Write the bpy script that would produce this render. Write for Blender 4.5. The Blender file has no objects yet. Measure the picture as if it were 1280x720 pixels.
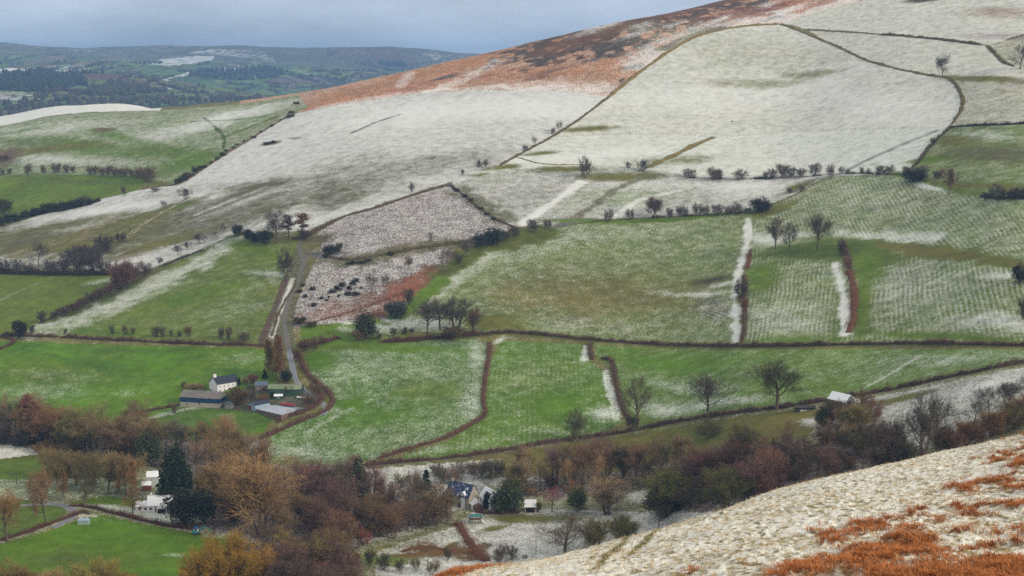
import bpy, math, random
import numpy as np
from mathutils import Vector, Matrix

random.seed(11)
scene = bpy.context.scene
COL = scene.collection
R = math.radians

# ------------------------------------------------------------------ camera
# The camera stands on the near hillside at z = 0, 50 mm lens, tilted 8.6 degrees down.
# Image positions below are in the 1280x720 frame; survey() turns one into a place on the land.
F = 1778.0
PITCH = math.atan(270 / F)
CP, SP = math.cos(PITCH), math.sin(PITCH)
cam_d = bpy.data.cameras.new('camera')
cam = bpy.data.objects.new('camera', cam_d)
COL.objects.link(cam)
cam_d.sensor_width = 36.0
cam_d.lens = 36.0 * F / 1280
cam_d.clip_start = 0.5
cam_d.clip_end = 60000
cam.rotation_euler = (math.pi / 2 - PITCH, 0, 0)
scene.camera = cam
vs = scene.view_settings
vs.view_transform = 'Standard'
vs.look = 'None'
vs.gamma = 1
vs.exposure = EXPOSURE = 0.78
vs.use_curve_mapping = False
scene.cycles.max_bounces = 4
scene.cycles.diffuse_bounces = 2
scene.cycles.glossy_bounces = 1
scene.cycles.transmission_bounces = 2
scene.cycles.volume_bounces = 0
scene.cycles.use_denoising = False
scene.cycles.use_adaptive_sampling = True
scene.cycles.adaptive_threshold = 0.01


def row_e(row):
    t = (360 - np.asarray(row, float)) / F
    return (-SP + t * CP) / (CP + t * SP)


# ------------------------------------------------------------------ noise
def vnoise(x, y, seed=0):
    x = np.asarray(x, float); y = np.asarray(y, float)
    xi = np.floor(x).astype(np.int64); yi = np.floor(y).astype(np.int64)
    fx = x - xi; fy = y - yi
    fx = fx * fx * fx * (fx * (fx * 6 - 15) + 10); fy = fy * fy * fy * (fy * (fy * 6 - 15) + 10)

    def h(a, b):
        n = (a * 374761393 + b * 668265263 + seed * 974711) & 0x7fffffff
        n = ((n ^ (n >> 13)) * 1274126177) & 0x7fffffff
        n = n ^ (n >> 16)
        return (n & 0xffff) / 65535.0
    a = h(xi, yi); b = h(xi + 1, yi); c = h(xi, yi + 1); d = h(xi + 1, yi + 1)
    return (a + (b - a) * fx) * (1 - fy) + (c + (d - c) * fx) * fy - 0.5


def fbm(x, y, seed=0, oct=4, gain=0.5):
    s = 0; a = 1.0; f = 1.0
    for k in range(oct):
        s = s + a * vnoise(x * f, y * f, seed + 17 * k)
        a *= gain; f *= 2.03
    return s


# ------------------------------------------------------------------ land form
def pchip(xk, yk, x):
    xk = np.asarray(xk, float); yk = np.asarray(yk, float)
    h = np.diff(xk); d = np.diff(yk) / h
    m = np.zeros_like(yk)
    for i in range(1, len(xk) - 1):
        if d[i - 1] * d[i] > 0:
            w1 = 2 * h[i] + h[i - 1]; w2 = h[i] + 2 * h[i - 1]
            m[i] = (w1 + w2) / (w1 / d[i - 1] + w2 / d[i])
    m[0] = d[0]; m[-1] = d[-1]
    i = np.clip(np.searchsorted(xk, x) - 1, 0, len(h) - 1)
    t = (x - xk[i]) / h[i]
    return ((1 + 2 * t) * (1 - t) ** 2 * yk[i] + t * (1 - t) ** 2 * h[i] * m[i]
            + t * t * (3 - 2 * t) * yk[i + 1] + t * t * (t - 1) * h[i] * m[i + 1])


# one profile of the land per bearing: (distance, sight line) pairs
NEAR_OPEN = [(3, 2600), (8, 1500), (20, 1120), (34, 960), (58, 880), (100, 880), (300, 900), (400, 810)]
FAR = [(2600, 152), (3200, 146), (4000, 128), (5000, 112), (6000, 100), (7200, 84), (8300, 70), (9200, 63), (11000, 90), (15000, 95)]
LEFT = [(495, 720), (568, 640), (612, 600), (645, 575)]
PROFILE = {
    -260: NEAR_OPEN + LEFT + [(740, 500), (825, 425), (985, 345), (1140, 285), (1310, 232), (1440, 190), (1500, 176), (1570, 180), (1780, 170), (2000, 190)] + FAR,
    0: NEAR_OPEN + LEFT + [(730, 500), (812, 425), (965, 345), (1120, 280), (1290, 220), (1430, 170), (1480, 158), (1570, 161), (1800, 147), (2000, 172)] + FAR,
    80: NEAR_OPEN + LEFT + [(727, 500), (807, 428), (950, 338), (1100, 276), (1250, 218), (1400, 163), (1480, 144), (1570, 147), (1770, 132), (2000, 168)] + FAR,
    160: NEAR_OPEN + LEFT + [(722, 500), (800, 430), (935, 335), (1075, 270), (1210, 215), (1370, 160), (1470, 139), (1570, 143), (1730, 129), (2000, 168)] + FAR,
    240: NEAR_OPEN + LEFT + [(718, 500), (790, 430), (905, 343), (1025, 280), (1150, 222), (1330, 158), (1460, 132), (1570, 142), (1700, 146), (2000, 168)] + FAR,
    320: NEAR_OPEN + LEFT + [(712, 500), (782, 430), (880, 350), (970, 290), (1090, 230), (1210, 180), (1340, 140), (1440, 124), (1560, 132), (2000, 168)] + FAR,
    400: NEAR_OPEN + [(495, 720), (568, 640), (612, 600), (645, 575), (708, 500), (778, 430), (870, 350), (955, 290), (1065, 228), (1185, 170), (1300, 130), (1410, 112.5), (1550, 124), (2000, 165)] + FAR,
    480: [(3, 2500), (8, 1450), (20, 1050), (34, 900), (58, 790), (70, 790), (100, 815), (300, 870), (400, 800), (495, 720), (568, 640), (612, 600), (640, 575), (705, 500), (775, 430), (865, 350), (940, 290), (1040, 230), (1160, 170), (1275, 128), (1360, 106), (1420, 96), (1600, 112), (2000, 160)] + FAR,
    560: [(3, 2300), (8, 1400), (20, 1010), (34, 850), (50, 735), (60, 717), (70, 725), (100, 780), (300, 850), (400, 785), (494, 720), (567, 640), (610, 600), (640, 573), (703, 500), (774, 430), (863, 350), (938, 290), (1045, 220), (1168, 160), (1275, 118), (1370, 90), (1430, 77), (1600, 95), (2000, 150)] + FAR,
    640: [(3, 2100), (8, 1320), (20, 965), (34, 810), (46, 725), (58, 709), (68, 710), (90, 745), (200, 850), (350, 800), (492, 720), (527, 680), (567, 640), (607, 600), (642, 570), (702, 500), (773, 430), (862, 350), (936, 290), (1056, 210), (1173, 150), (1274, 110), (1370, 75), (1440, 58), (1600, 75), (2000, 140)] + FAR,
    800: [(3, 1950), (8, 1250), (20, 915), (34, 765), (50, 695), (70, 676), (80, 677), (110, 720), (220, 790), (360, 745), (450, 710), (515, 680), (550, 640), (592, 600), (640, 555), (665, 530), (712, 480), (768, 430), (858, 350), (955, 275), (1045, 215), (1130, 170), (1250, 110), (1350, 55), (1440, 22), (1600, 40), (2000, 120)] + FAR,
    960: [(3, 1800), (8, 1180), (20, 870), (34, 730), (55, 650), (85, 623), (95, 624), (125, 655), (230, 735), (350, 700), (430, 660), (480, 620), (545, 560), (610, 515), (650, 480), (712, 432), (810, 350), (885, 300), (945, 262), (1030, 215), (1120, 170), (1250, 100), (1380, 30), (1440, 3), (1500, -14), (1650, 0), (2000, 100)] + FAR,
    1120: [(3, 1700), (8, 1120), (20, 840), (34, 712), (60, 615), (92, 585), (103, 586), (130, 615), (240, 710), (360, 680), (430, 630), (480, 580), (540, 535), (590, 495), (640, 455), (668, 432), (760, 350), (830, 300), (890, 257), (960, 210), (1060, 155), (1160, 92), (1280, 38), (1400, -8), (1480, -32), (1650, -20), (2000, 80)] + FAR,
    1280: [(3, 1600), (8, 1060), (20, 815), (34, 700), (56, 600), (92, 549), (104, 549), (130, 580), (240, 680), (370, 640), (440, 580), (490, 530), (530, 495), (570, 460), (610, 432), (690, 350), (755, 295), (810, 250), (890, 200), (980, 150), (1090, 88), (1180, 50), (1300, 0), (1420, -42), (1500, -58), (1650, -40), (2000, 60)] + FAR,
    1540: [(3, 1500), (8, 1000), (20, 775), (34, 655), (56, 552), (95, 480), (110, 479), (140, 520), (240, 640), (370, 620), (440, 560), (480, 520), (520, 485), (555, 455), (585, 432), (660, 350), (720, 295), (780, 250), (860, 200), (950, 150), (1060, 88), (1150, 50), (1280, -5), (1420, -55), (1500, -70), (1650, -50), (2000, 40)] + FAR,
}
LY = np.linspace(math.log(3.0), math.log(15000.0), 1500)
AK = np.array(sorted(PROFILE), float)
_tab = np.array([pchip([math.log(k[0]) for k in PROFILE[a]], row_e([k[1] for k in PROFILE[a]]), LY) for a in sorted(PROFILE)])
AG = np.linspace(-260, 1540, 451)
ETAB = np.array([pchip(AK, _tab[:, j], AG) for j in range(len(LY))]).T        # [bearing, distance]
# a little smoothing across bearings so the columns leave no creases
_k = np.exp(-0.5 * (np.arange(-12, 13) / 4.5) ** 2); _k /= _k.sum()
_p = np.pad(ETAB, ((12, 12), (0, 0)), mode='edge')
ETAB = sum(_k[i] * _p[i:i + ETAB.shape[0]] for i in range(25))


def height(x, y):
    x = np.asarray(x, float); y = np.maximum(np.asarray(y, float), 3.0)
    a = np.clip((640 + F * x / y - AG[0]) / (AG[1] - AG[0]), 0, len(AG) - 1.001)
    l = np.clip((np.log(y) - LY[0]) / (LY[1] - LY[0]), 0, len(LY) - 1.001)
    ia = a.astype(int); il = l.astype(int); fa = a - ia; fl = l - il
    e = (ETAB[ia, il] * (1 - fa) + ETAB[ia + 1, il] * fa) * (1 - fl) + (ETAB[ia, il + 1] * (1 - fa) + ETAB[ia + 1, il + 1] * fa) * fl
    z = y * e
    mid = np.clip((y - 560) / 200, 0, 1)
    z = z + mid * (1.6 * fbm(x / 150, y / 150, 3, 3) + 0.55 * fbm(x / 22, y / 22, 5, 3))
    far = np.clip((y - 2300) / 2500, 0, 1)
    z = z + far * (100 * fbm(x / 1500, y / 1100, 8, 5, 0.5) - np.clip((x / y + 0.2) * 260, -40, 60))
    near = np.clip((150 - y) / 60, 0, 1)
    z = z + near * (0.5 * fbm(x / 9, y / 9, 21, 2))
    return z


def survey(pts, ymin=180.0, ymax=2300.0, n=1600):
    """Places on the land seen at the given image positions (first land met beyond ymin)."""
    pts = np.atleast_2d(np.asarray(pts, float))
    s = (pts[:, 0] - 640) / F; t = (360 - pts[:, 1]) / F
    den = CP + t * SP
    ax = s / den; e = (-SP + t * CP) / den
    Y = np.exp(np.linspace(math.log(ymin), math.log(ymax), n))
    out = np.zeros((len(pts), 3))
    for i in range(len(pts)):
        g = height(ax[i] * Y, Y) - e[i] * Y
        k = np.nonzero(g >= 0)[0]
        if len(k) == 0:
            k = [int(np.argmax(g / Y))]
        k = int(k[0])
        if k > 0 and g[k] > g[k - 1]:
            f = -g[k - 1] / (g[k] - g[k - 1]) if g[k - 1] < 0 else 0
            y = Y[k - 1] + np.clip(f, 0, 1) * (Y[k] - Y[k - 1])
        else:
            y = Y[k]
        out[i] = (ax[i] * y, y, float(height(ax[i] * y, y)))
    return out


def densify(pts, step=9.0, closed=False):
    pts = [tuple(map(float, p)) for p in pts]
    if closed:
        pts = pts + [pts[0]]
    out = []
    for a, b in zip(pts[:-1], pts[1:]):
        n = max(1, int(math.hypot(b[0] - a[0], b[1] - a[1]) / step))
        for k in range(n):
            out.append((a[0] + (b[0] - a[0]) * k / n, a[1] + (b[1] - a[1]) * k / n))
    if not closed:
        out.append(pts[-1])
    return out


def smooth_line(pts, sub=4):
    """Catmull-Rom through image points."""
    P = [np.array(p, float) for p in pts]
    if len(P) < 3:
        return densify(pts)
    P = [2 * P[0] - P[1]] + P + [2 * P[-1] - P[-2]]
    out = []
    for i in range(1, len(P) - 2):
        for k in range(sub):
            t = k / sub
            out.append(tuple(0.5 * (2 * P[i] + (P[i + 1] - P[i - 1]) * t + (2 * P[i - 1] - 5 * P[i] + 4 * P[i + 1] - P[i + 2]) * t * t
                                    + (3 * P[i] - P[i - 1] - 3 * P[i + 1] + P[i + 2]) * t ** 3)))
    out.append(tuple(P[-2]))
    return densify(out)


# ------------------------------------------------------------------ object helpers
def tag(o, label=None, cat=None, group=None, kind=None):
    if label: o['label'] = label
    if cat: o['category'] = cat
    if group: o['group'] = group
    if kind: o['kind'] = kind
    return o


def mesh_obj(name, verts, faces, mats, parent=None, smooth=False, mat_idx=None):
    me = bpy.data.meshes.new(name)
    verts = np.asarray(verts, np.float32)
    if isinstance(faces, np.ndarray):
        nf, k = faces.shape
        me.vertices.add(len(verts)); me.vertices.foreach_set('co', verts.ravel())
        me.loops.add(nf * k); me.loops.foreach_set('vertex_index', faces.astype(np.int32).ravel())
        me.polygons.add(nf)
        me.polygons.foreach_set('loop_start', np.arange(0, nf * k, k, dtype=np.int32))
        me.polygons.foreach_set('loop_total', np.full(nf, k, np.int32))
        me.update(calc_edges=True)
    else:
        me.from_pydata([tuple(map(float, v)) for v in verts], [], [tuple(f) for f in faces])
    for m in (mats if isinstance(mats, (list, tuple)) else [mats]):
        me.materials.append(m)
    if mat_idx is not None:
        me.polygons.foreach_set('material_index', np.asarray(mat_idx, np.int32))
    if smooth:
        me.polygons.foreach_set('use_smooth', np.ones(len(me.polygons), bool))
    me.update()
    o = bpy.data.objects.new(name, me)
    COL.objects.link(o)
    if parent: o.parent = parent
    return o


def empty(name, loc, rz=0, scale=1):
    o = bpy.data.objects.new(name, None)
    COL.objects.link(o)
    o.location = loc
    o.rotation_euler = (0, 0, rz)
    if scale != 1: o.scale = (scale,) * 3 if not isinstance(scale, (tuple, list)) else scale
    o.empty_display_size = 0.5
    return o


def copy_tree(o, parent=None):
    c = o.copy(); COL.objects.link(c)
    if parent: c.parent = parent
    for ch in list(o.children):
        copy_tree(ch, c)
    return c


# ------------------------------------------------------------------ material helpers
class NT:
    def __init__(self, name):
        self.m = bpy.data.materials.new(name); self.m.use_nodes = True
        self.t = self.m.node_tree; self.n = self.t.nodes
        self.b = self.n['Principled BSDF']
        self.b.inputs['Roughness'].default_value = 0.9
        self.b.inputs['Specular IOR Level'].default_value = 0.2

    def add(self, kind, **kw):
        nd = self.n.new(kind)
        for k, v in kw.items():
            if k.startswith('i_'):
                key = k[2:]
                nd.inputs[int(key) if key.isdigit() else key.replace('_', ' ')].default_value = v
            else:
                setattr(nd, k, v)
        return nd

    def link(self, a, b):
        self.t.links.new(a, b)

    def math(self, op, a, b=None, c=None, clamp=False):
        nd = self.n.new('ShaderNodeMath'); nd.operation = op; nd.use_clamp = clamp
        for i, v in enumerate((a, b, c)):
            if v is None: continue
            if isinstance(v, (int, float)): nd.inputs[i].default_value = v
            else: self.link(v, nd.inputs[i])
        return nd.outputs[0]

    def mix(self, fac, a, b, blend='MIX'):
        nd = self.n.new('ShaderNodeMix'); nd.data_type = 'RGBA'; nd.blend_type = blend
        for i, v in ((0, fac), (6, a), (7, b)):
            if isinstance(v, (int, float)): nd.inputs[i].default_value = v
            elif isinstance(v, (tuple, list)): nd.inputs[i].default_value = (*v, 1)[:4]
            else: self.link(v, nd.inputs[i])
        return nd.outputs[2]

    def noise(self, vec, scale, detail=3, rough=0.6, out='Fac'):
        nd = self.add('ShaderNodeTexNoise'); nd.inputs['Scale'].default_value = scale
        nd.inputs['Detail'].default_value = detail; nd.inputs['Roughness'].default_value = rough
        if vec is not None: self.link(vec, nd.inputs['Vector'])
        return nd.outputs[out]

    def ramp(self, fac, lo, hi):
        nd = self.n.new('ShaderNodeMapRange'); nd.interpolation_type = 'SMOOTHSTEP'
        nd.inputs[1].default_value = lo; nd.inputs[2].default_value = hi
        self.link(fac, nd.inputs[0])
        return nd.outputs[0]

    def obj_coord(self):
        return self.add('ShaderNodeTexCoord').outputs['Object']

    def attr(self, name, out='Fac'):
        return self.add('ShaderNodeAttribute', attribute_name=name).outputs[out]

    def mapped(self, vec, scale=(1, 1, 1), rot=(0, 0, 0)):
        nd = self.add('ShaderNodeMapping')
        nd.inputs['Scale'].default_value = scale; nd.inputs['Rotation'].default_value = rot
        self.link(vec, nd.inputs['Vector'])
        return nd.outputs[0]


def plain(name, c, rough=0.8, var=0.25, scale=1.5, metal=0.0, spec=0.2):
    """A weathered paint / stone / metal: one colour broken up by two sizes of noise."""
    n = NT(name)
    oc = n.obj_coord()
    f = n.math('MULTIPLY_ADD', n.noise(oc, scale, 4), var * 2.2, 1 - var * 1.1)
    f2 = n.math('MULTIPLY_ADD', n.noise(oc, scale * 7, 2), var, 1 - var * 0.5)
    v = n.math('MULTIPLY', f, f2)
    nd = n.add('ShaderNodeVectorMath', operation='SCALE')
    nd.inputs[0].default_value = c; n.link(v, nd.inputs['Scale'])
    n.link(nd.outputs[0], n.b.inputs['Base Color'])
    n.b.inputs['Roughness'].default_value = rough
    n.b.inputs['Metallic'].default_value = metal
    n.b.inputs['Specular IOR Level'].default_value = spec
    return n.m

# ------------------------------------------------------------------ light
SUN_EL, SUN_AZ = 27.0, 118.0        # elevation; compass bearing from +Y towards +X (sun to the right and slightly behind)
w = bpy.data.worlds.new('World'); scene.world = w; w.use_nodes = True
wt = w.node_tree; bg = wt.nodes['Background']
sky = wt.nodes.new('ShaderNodeTexSky'); sky.sky_type = 'NISHITA'; sky.sun_disc = False
sky.sun_elevation = R(SUN_EL); sky.sun_rotation = R(SUN_AZ)
tc = wt.nodes.new('ShaderNodeTexCoord')
sep = wt.nodes.new('ShaderNodeSeparateXYZ'); wt.links.new(tc.outputs['Generated'], sep.inputs[0])
mp = wt.nodes.new('ShaderNodeMapping'); mp.inputs['Scale'].default_value = (2.2, 2.2, 9.0)
wt.links.new(tc.outputs['Generated'], mp.inputs['Vector'])
cn = wt.nodes.new('ShaderNodeTexNoise'); cn.inputs['Scale'].default_value = 2.3; cn.inputs['Detail'].default_value = 5
cn.inputs['Roughness'].default_value = 0.6
wt.links.new(mp.outputs[0], cn.inputs['Vector'])
# overcast: the cloud deck brightens towards the zenith
cr = wt.nodes.new('ShaderNodeValToRGB')
els = cr.color_ramp.elements
els[0].position = 0.0; els[0].color = (0.50, 0.58, 0.69, 1)
els[1].position = 1.0; els[1].color = (0.86, 0.85, 0.82, 1)
for p_, c_ in ((0.02, (0.45, 0.52, 0.64, 1)), (0.06, (0.50, 0.55, 0.62, 1)), (0.3, (0.56, 0.58, 0.60, 1))):
    e_ = els.new(p_); e_.color = c_
wt.links.new(sep.outputs[2], cr.inputs[0])
sc_ = wt.nodes.new('ShaderNodeMath'); sc_.operation = 'MULTIPLY_ADD'; sc_.inputs[1].default_value = 1.3; sc_.inputs[2].default_value = 0.35
wt.links.new(cn.outputs['Fac'], sc_.inputs[0])
vm = wt.nodes.new('ShaderNodeVectorMath'); vm.operation = 'SCALE'
wt.links.new(cr.outputs[0], vm.inputs[0]); wt.links.new(sc_.outputs[0], vm.inputs['Scale'])
vm2 = wt.nodes.new('ShaderNodeVectorMath'); vm2.operation = 'SCALE'; vm2.inputs['Scale'].default_value = 9.0
wt.links.new(vm.outputs[0], vm2.inputs[0])
mx = wt.nodes.new('ShaderNodeMix'); mx.data_type = 'RGBA'; mx.inputs[0].default_value = 0.9
wt.links.new(sky.outputs[0], mx.inputs[6]); wt.links.new(vm2.outputs[0], mx.inputs[7])
wt.links.new(mx.outputs[2], bg.inputs['Color'])
bg.inputs['Strength'].default_value = 0.085
sd = bpy.data.lights.new('sun', 'SUN'); sd.energy = 1.5; sd.angle = R(10); sd.color = (1.0, 0.90, 0.74)
so = bpy.data.objects.new('sun', sd); COL.objects.link(so)
_d = Vector((math.sin(R(SUN_AZ)) * math.cos(R(SUN_EL)), math.cos(R(SUN_AZ)) * math.cos(R(SUN_EL)), math.sin(R(SUN_EL))))
so.rotation_euler = _d.to_track_quat('Z', 'Y').to_euler()
so.location = (0, 0, 300)
# ------------------------------------------------------------------ ground cover
# Colours of what grows on the ground (albedo); snow lies on it where the surveyed fields hold snow.
BRIGHT = (0.100, 0.205, 0.006)
GREEN = (0.112, 0.190, 0.010)
MID = (0.132, 0.178, 0.018)
OLIVE = (0.158, 0.148, 0.026)
DULL = (0.125, 0.118, 0.048)
STRAW = (0.25, 0.245, 0.105)
RUST = (0.400, 0.160, 0.045)
PINKISH = (0.135, 0.085, 0.062)
HEATH = (0.070, 0.047, 0.026)
TRACK = (0.16, 0.145, 0.14)
BANK = (0.20, 0.155, 0.055)


class Land:
    def __init__(self, X, Y, rng=(200.0, 1990.0)):
        self.rng = rng
        self.x = X; self.y = Y; n = X.size
        self.tint = np.tile(np.array(OLIVE), (n, 1)).astype(float)
        self.snow = np.full(n, 0.3); self.stripe = np.zeros(n); self.rowc = np.zeros(n); self.grain = np.full(n, 1.0)
        self.wob = fbm(X / 9.0, Y / 9.0, 31, 3)
        self.wob2 = fbm(X / 40.0, Y / 40.0, 37, 3)

    def put(self, idx, w, tint=None, snow=None, dsnow=None, stripe=None, rows=None, grain=None):
        if tint is not None: self.tint[idx] += (np.array(tint) - self.tint[idx]) * w[:, None]
        if snow is not None: self.snow[idx] += (snow - self.snow[idx]) * w
        if dsnow is not None: self.snow[idx] += dsnow * w
        if grain is not None: self.grain[idx] += (grain - self.grain[idx]) * w
        if stripe is not None: self.stripe[idx] += (stripe * 0.7 - self.stripe[idx]) * w
        if rows is not None:
            k = idx[w > 0.4]
            (ax, ay), (bx, by) = rows
            dx, dy = bx - ax, by - ay; l = math.hypot(dx, dy)
            self.rowc[k] = (self.x[k] * dy - self.y[k] * dx) / l

    def field(self, px, **kw):
        P = plan(densify(px, 9, True), *self.rng)
        rows = kw.pop('rows', None)
        if rows: kw['rows'] = [tuple(q) for q in plan(rows, *self.rng)]
        lo = P.min(0) - 2; hi = P.max(0) + 2
        idx = np.nonzero((self.x > lo[0]) & (self.x < hi[0]) & (self.y > lo[1]) & (self.y < hi[1]))[0]
        x = self.x[idx]; y = self.y[idx]; ins = np.zeros(len(idx), bool)
        for a, b in zip(P, np.roll(P, -1, 0)):
            if a[1] == b[1]: continue
            c = (a[1] > y) != (b[1] > y)
            ins[c] ^= x[c] < (b[0] - a[0]) * (y[c] - a[1]) / (b[1] - a[1]) + a[0]
        k = idx[ins]
        self.put(k, np.ones(len(k)), **kw)

    def line(self, px, r, soft=0.65, ragged=0.7, raw=False, **kw):
        """A strip r metres to each side of a surveyed line."""
        P = plan(px if raw else smooth_line(px), *self.rng)
        lo = P.min(0) - r * 2; hi = P.max(0) + r * 2
        idx = np.nonzero((self.x > lo[0]) & (self.x < hi[0]) & (self.y > lo[1]) & (self.y < hi[1]))[0]
        x = self.x[idx]; y = self.y[idx]; d = np.full(len(idx), 1e9)
        for a, b in zip(P[:-1], P[1:]):
            v = b - a; l2 = max(1e-6, float(v @ v))
            sel = np.nonzero((x > min(a[0], b[0]) - 2 * r) & (x < max(a[0], b[0]) + 2 * r) & (y > min(a[1], b[1]) - 2 * r) & (y < max(a[1], b[1]) + 2 * r))[0]
            t = np.clip(((x[sel] - a[0]) * v[0] + (y[sel] - a[1]) * v[1]) / l2, 0, 1)
            d[sel] = np.minimum(d[sel], np.hypot(x[sel] - a[0] - t * v[0], y[sel] - a[1] - t * v[1]))
        q = d / r + ragged * self.wob[idx] * 1.4
        w = np.clip((1 + soft - q) / (2 * soft), 0, 1); w = w * w * (3 - 2 * w)
        k = w > 0.003
        self.put(idx[k], w[k], **kw)

    def blob(self, c, rx, ry, ang=0, amount=1.0, ragged=0.7, soft=0.95, **kw):
        """An oval patch: its two half-axes are surveyed on the ground."""
        ca, sa = math.cos(R(ang)), math.sin(R(ang))
        P = plan([c, (c[0] + 6 * ca, c[1] + 6 * sa), (c[0] - 2.5 * sa, c[1] + 2.5 * ca)], *self.rng)
        u = (P[1] - P[0]) / 6 * rx; v = (P[2] - P[0]) / 2.5 * ry
        M = np.linalg.inv(np.array([u, v]).T)
        ext = (abs(u) + abs(v)) * 2.0
        idx = np.nonzero((abs(self.x - P[0][0]) < ext[0]) & (abs(self.y - P[0][1]) < ext[1]))[0]
        q = M @ np.stack([self.x[idx] - P[0][0], self.y[idx] - P[0][1]])
        d = np.hypot(q[0], q[1]) + ragged * (self.wob2[idx] * 1.0 + self.wob[idx] * 0.6)
        w = np.clip((1 + soft - d) / (2 * soft), 0, 1); w = w * w * (3 - 2 * w) * amount
        k = w > 0.003
        self.put(idx[k], w[k], **kw)


def plan(px, ymin=200.0, ymax=1990.0):
    px = np.atleast_2d(np.asarray(px, float))
    s = (px[:, 0] - 640) / F; t = (360 - px[:, 1]) / F
    P = survey(px, ymin=ymin, ymax=ymax, n=1100)
    over = (P[:, 2] / P[:, 1]) < ((-SP + t * CP) / (CP + t * SP)) - 3e-4     # above the skyline: just over the crest
    P[over, :2] *= 1.10
    return P[:, :2]


def land_mesh(name, a, Y, mat, paint=None, bump=None, rng=(200.0, 1990.0)):
    A, YY = np.meshgrid(a, Y); X = (A - 640) / F * YY
    Z = height(X, YY)
    L = Land(X.ravel(), YY.ravel(), rng)
    if paint: paint(L)
    if bump is not None: Z = Z + bump(L, X, YY).reshape(Z.shape)
    nr, nc = A.shape; idx = np.arange(nr * nc).reshape(nr, nc)
    f = np.stack([idx[:-1, :-1], idx[:-1, 1:], idx[1:, 1:], idx[1:, :-1]], -1).reshape(-1, 4)
    o = mesh_obj(name, np.stack([X, YY, Z], -1).reshape(-1, 3), f, mat, smooth=True)
    me = o.data
    at = me.attributes.new('tint', 'FLOAT_COLOR', 'POINT')
    at.data.foreach_set('color', np.concatenate([L.tint, np.ones((L.x.size, 1))], 1).astype(np.float32).ravel())
    for k in ('snow', 'stripe', 'rowc', 'grain'):
        at = me.attributes.new(k, 'FLOAT', 'POINT'); at.data.foreach_set('value', getattr(L, k).astype(np.float32))
    tag(o, kind='structure')
    return o


def land_material(name, fine=1.0, snow_c=(0.80, 0.795, 0.75), bump=0.35, lo=0.20, hi=1.16, cover=0.80):
    n = NT(name)
    oc = n.obj_coord()
    snow = n.attr('snow'); stripe = n.attr('stripe'); rowc = n.attr('rowc'); tint = n.attr('tint', 'Color'); grain = n.attr('grain')
    n1 = n.noise(oc, fine, 5, 0.7)
    n2 = n.noise(n.mapped(oc, (0.09, 0.11, 0.1), (0, 0, 0.5)), 1.0, 5, 0.68)
    n3 = n.noise(oc, fine * 0.16, 3, 0.6)
    n4 = n.noise(oc, 0.035, 3, 0.55)
    # drill rows: a sine across the rows, bent a little
    wv = n.math('SINE', n.math('MULTIPLY_ADD', n.noise(oc, 0.03, 2), 9.0, n.math('MULTIPLY', rowc, 2.6)))
    v = n.math('MULTIPLY_ADD', snow, 1.18, -0.11)
    v = n.math('MULTIPLY_ADD', n.math('MULTIPLY', n.math('SUBTRACT', n1, 0.5), grain), 2.1, v)
    v = n.math('MULTIPLY_ADD', n.math('SUBTRACT', n2, 0.5), 0.32, v)
    v = n.math('MULTIPLY_ADD', n.math('SUBTRACT', n3, 0.5), 0.6, v)
    v = n.math('MULTIPLY_ADD', n.math('MULTIPLY', n.math('MULTIPLY', wv, stripe), n.ramp(n.noise(oc, 0.055, 5, 0.7), 0.34, 0.68)), 0.50, v)
    mask = n.ramp(v, lo, hi)
    k = n.math('MULTIPLY_ADD', n3, 0.75, 0.40)
    k = n.math('MULTIPLY', k, n.math('MULTIPLY_ADD', n4, 0.9, 0.55))
    k = n.math('MULTIPLY', k, n.math('MULTIPLY_ADD', n.noise(oc, fine * 2.1, 3), 0.9, 0.55))
    sc = n.add('ShaderNodeVectorMath', operation='SCALE'); n.link(tint, sc.inputs[0]); n.link(k, sc.inputs['Scale'])
    # patches of drier, browner turf
    dry = n.mix(n.math('MULTIPLY', n.ramp(n.noise(oc, 0.02, 4, 0.6), 0.48, 0.72), 0.28), sc.outputs[0],
                n.mix(1.0, sc.outputs[0], (1.55, 0.88, 1.3), 'MULTIPLY'))
    c = n.mix(n.math('MULTIPLY', mask, cover), dry, snow_c)
    n.link(c, n.b.inputs['Base Color'])
    bp = n.add('ShaderNodeBump'); bp.inputs['Strength'].default_value = bump; bp.inputs['Distance'].default_value = 0.5
    n.link(n1, bp.inputs['Height']); n.link(bp.outputs[0], n.b.inputs['Normal'])
    return n.m


# boundaries used more than once (image positions)
WALL_B_LEFT = [(760, 122), (790, 98), (830, 69), (870, 46), (920, 34), (975, 30)]
WALL_A_RIGHT = [(560, 231), (590, 220), (625, 207), (655, 190), (690, 171), (720, 152), (760, 122)]
WALL_B_RIGHT = [(975, 30), (1010, 43), (1055, 62), (1090, 78), (1150, 92), (1186, 97), (1199, 113), (1203, 133), (1190, 155)]
GORSE = [(226, 228), (245, 216), (262, 206), (290, 186), (322, 168), (350, 150), (372, 141)]
HEDGE_MAIN_L = [(0, 420), (60, 421), (120, 424), (200, 428), (270, 431), (335, 432)]
HEDGE_MAIN_R = [(478, 427), (520, 425), (590, 419), (640, 416), (690, 420), (740, 425), (830, 431), (930, 433), (1010, 432), (1100, 430), (1190, 430), (1280, 432), (1330, 433)]
HEDGE_LOW = [(450, 583), (500, 578), (560, 573), (620, 565), (690, 553), (760, 544), (850, 527), (920, 516), (985, 509), (1050, 498), (1110, 488), (1190, 471), (1280, 453), (1330, 443)]
HEDGE_N = [(612, 428), (610, 450), (606, 478), (604, 505), (607, 518), (590, 530), (560, 546), (520, 559), (472, 574)]
HEDGE_DIAG = [(300, 291), (255, 312), (205, 332), (150, 352), (125, 371), (90, 386), (50, 404)]
SUNKEN = [(562, 231), (582, 246), (604, 264), (628, 278), (645, 284)]
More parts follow.
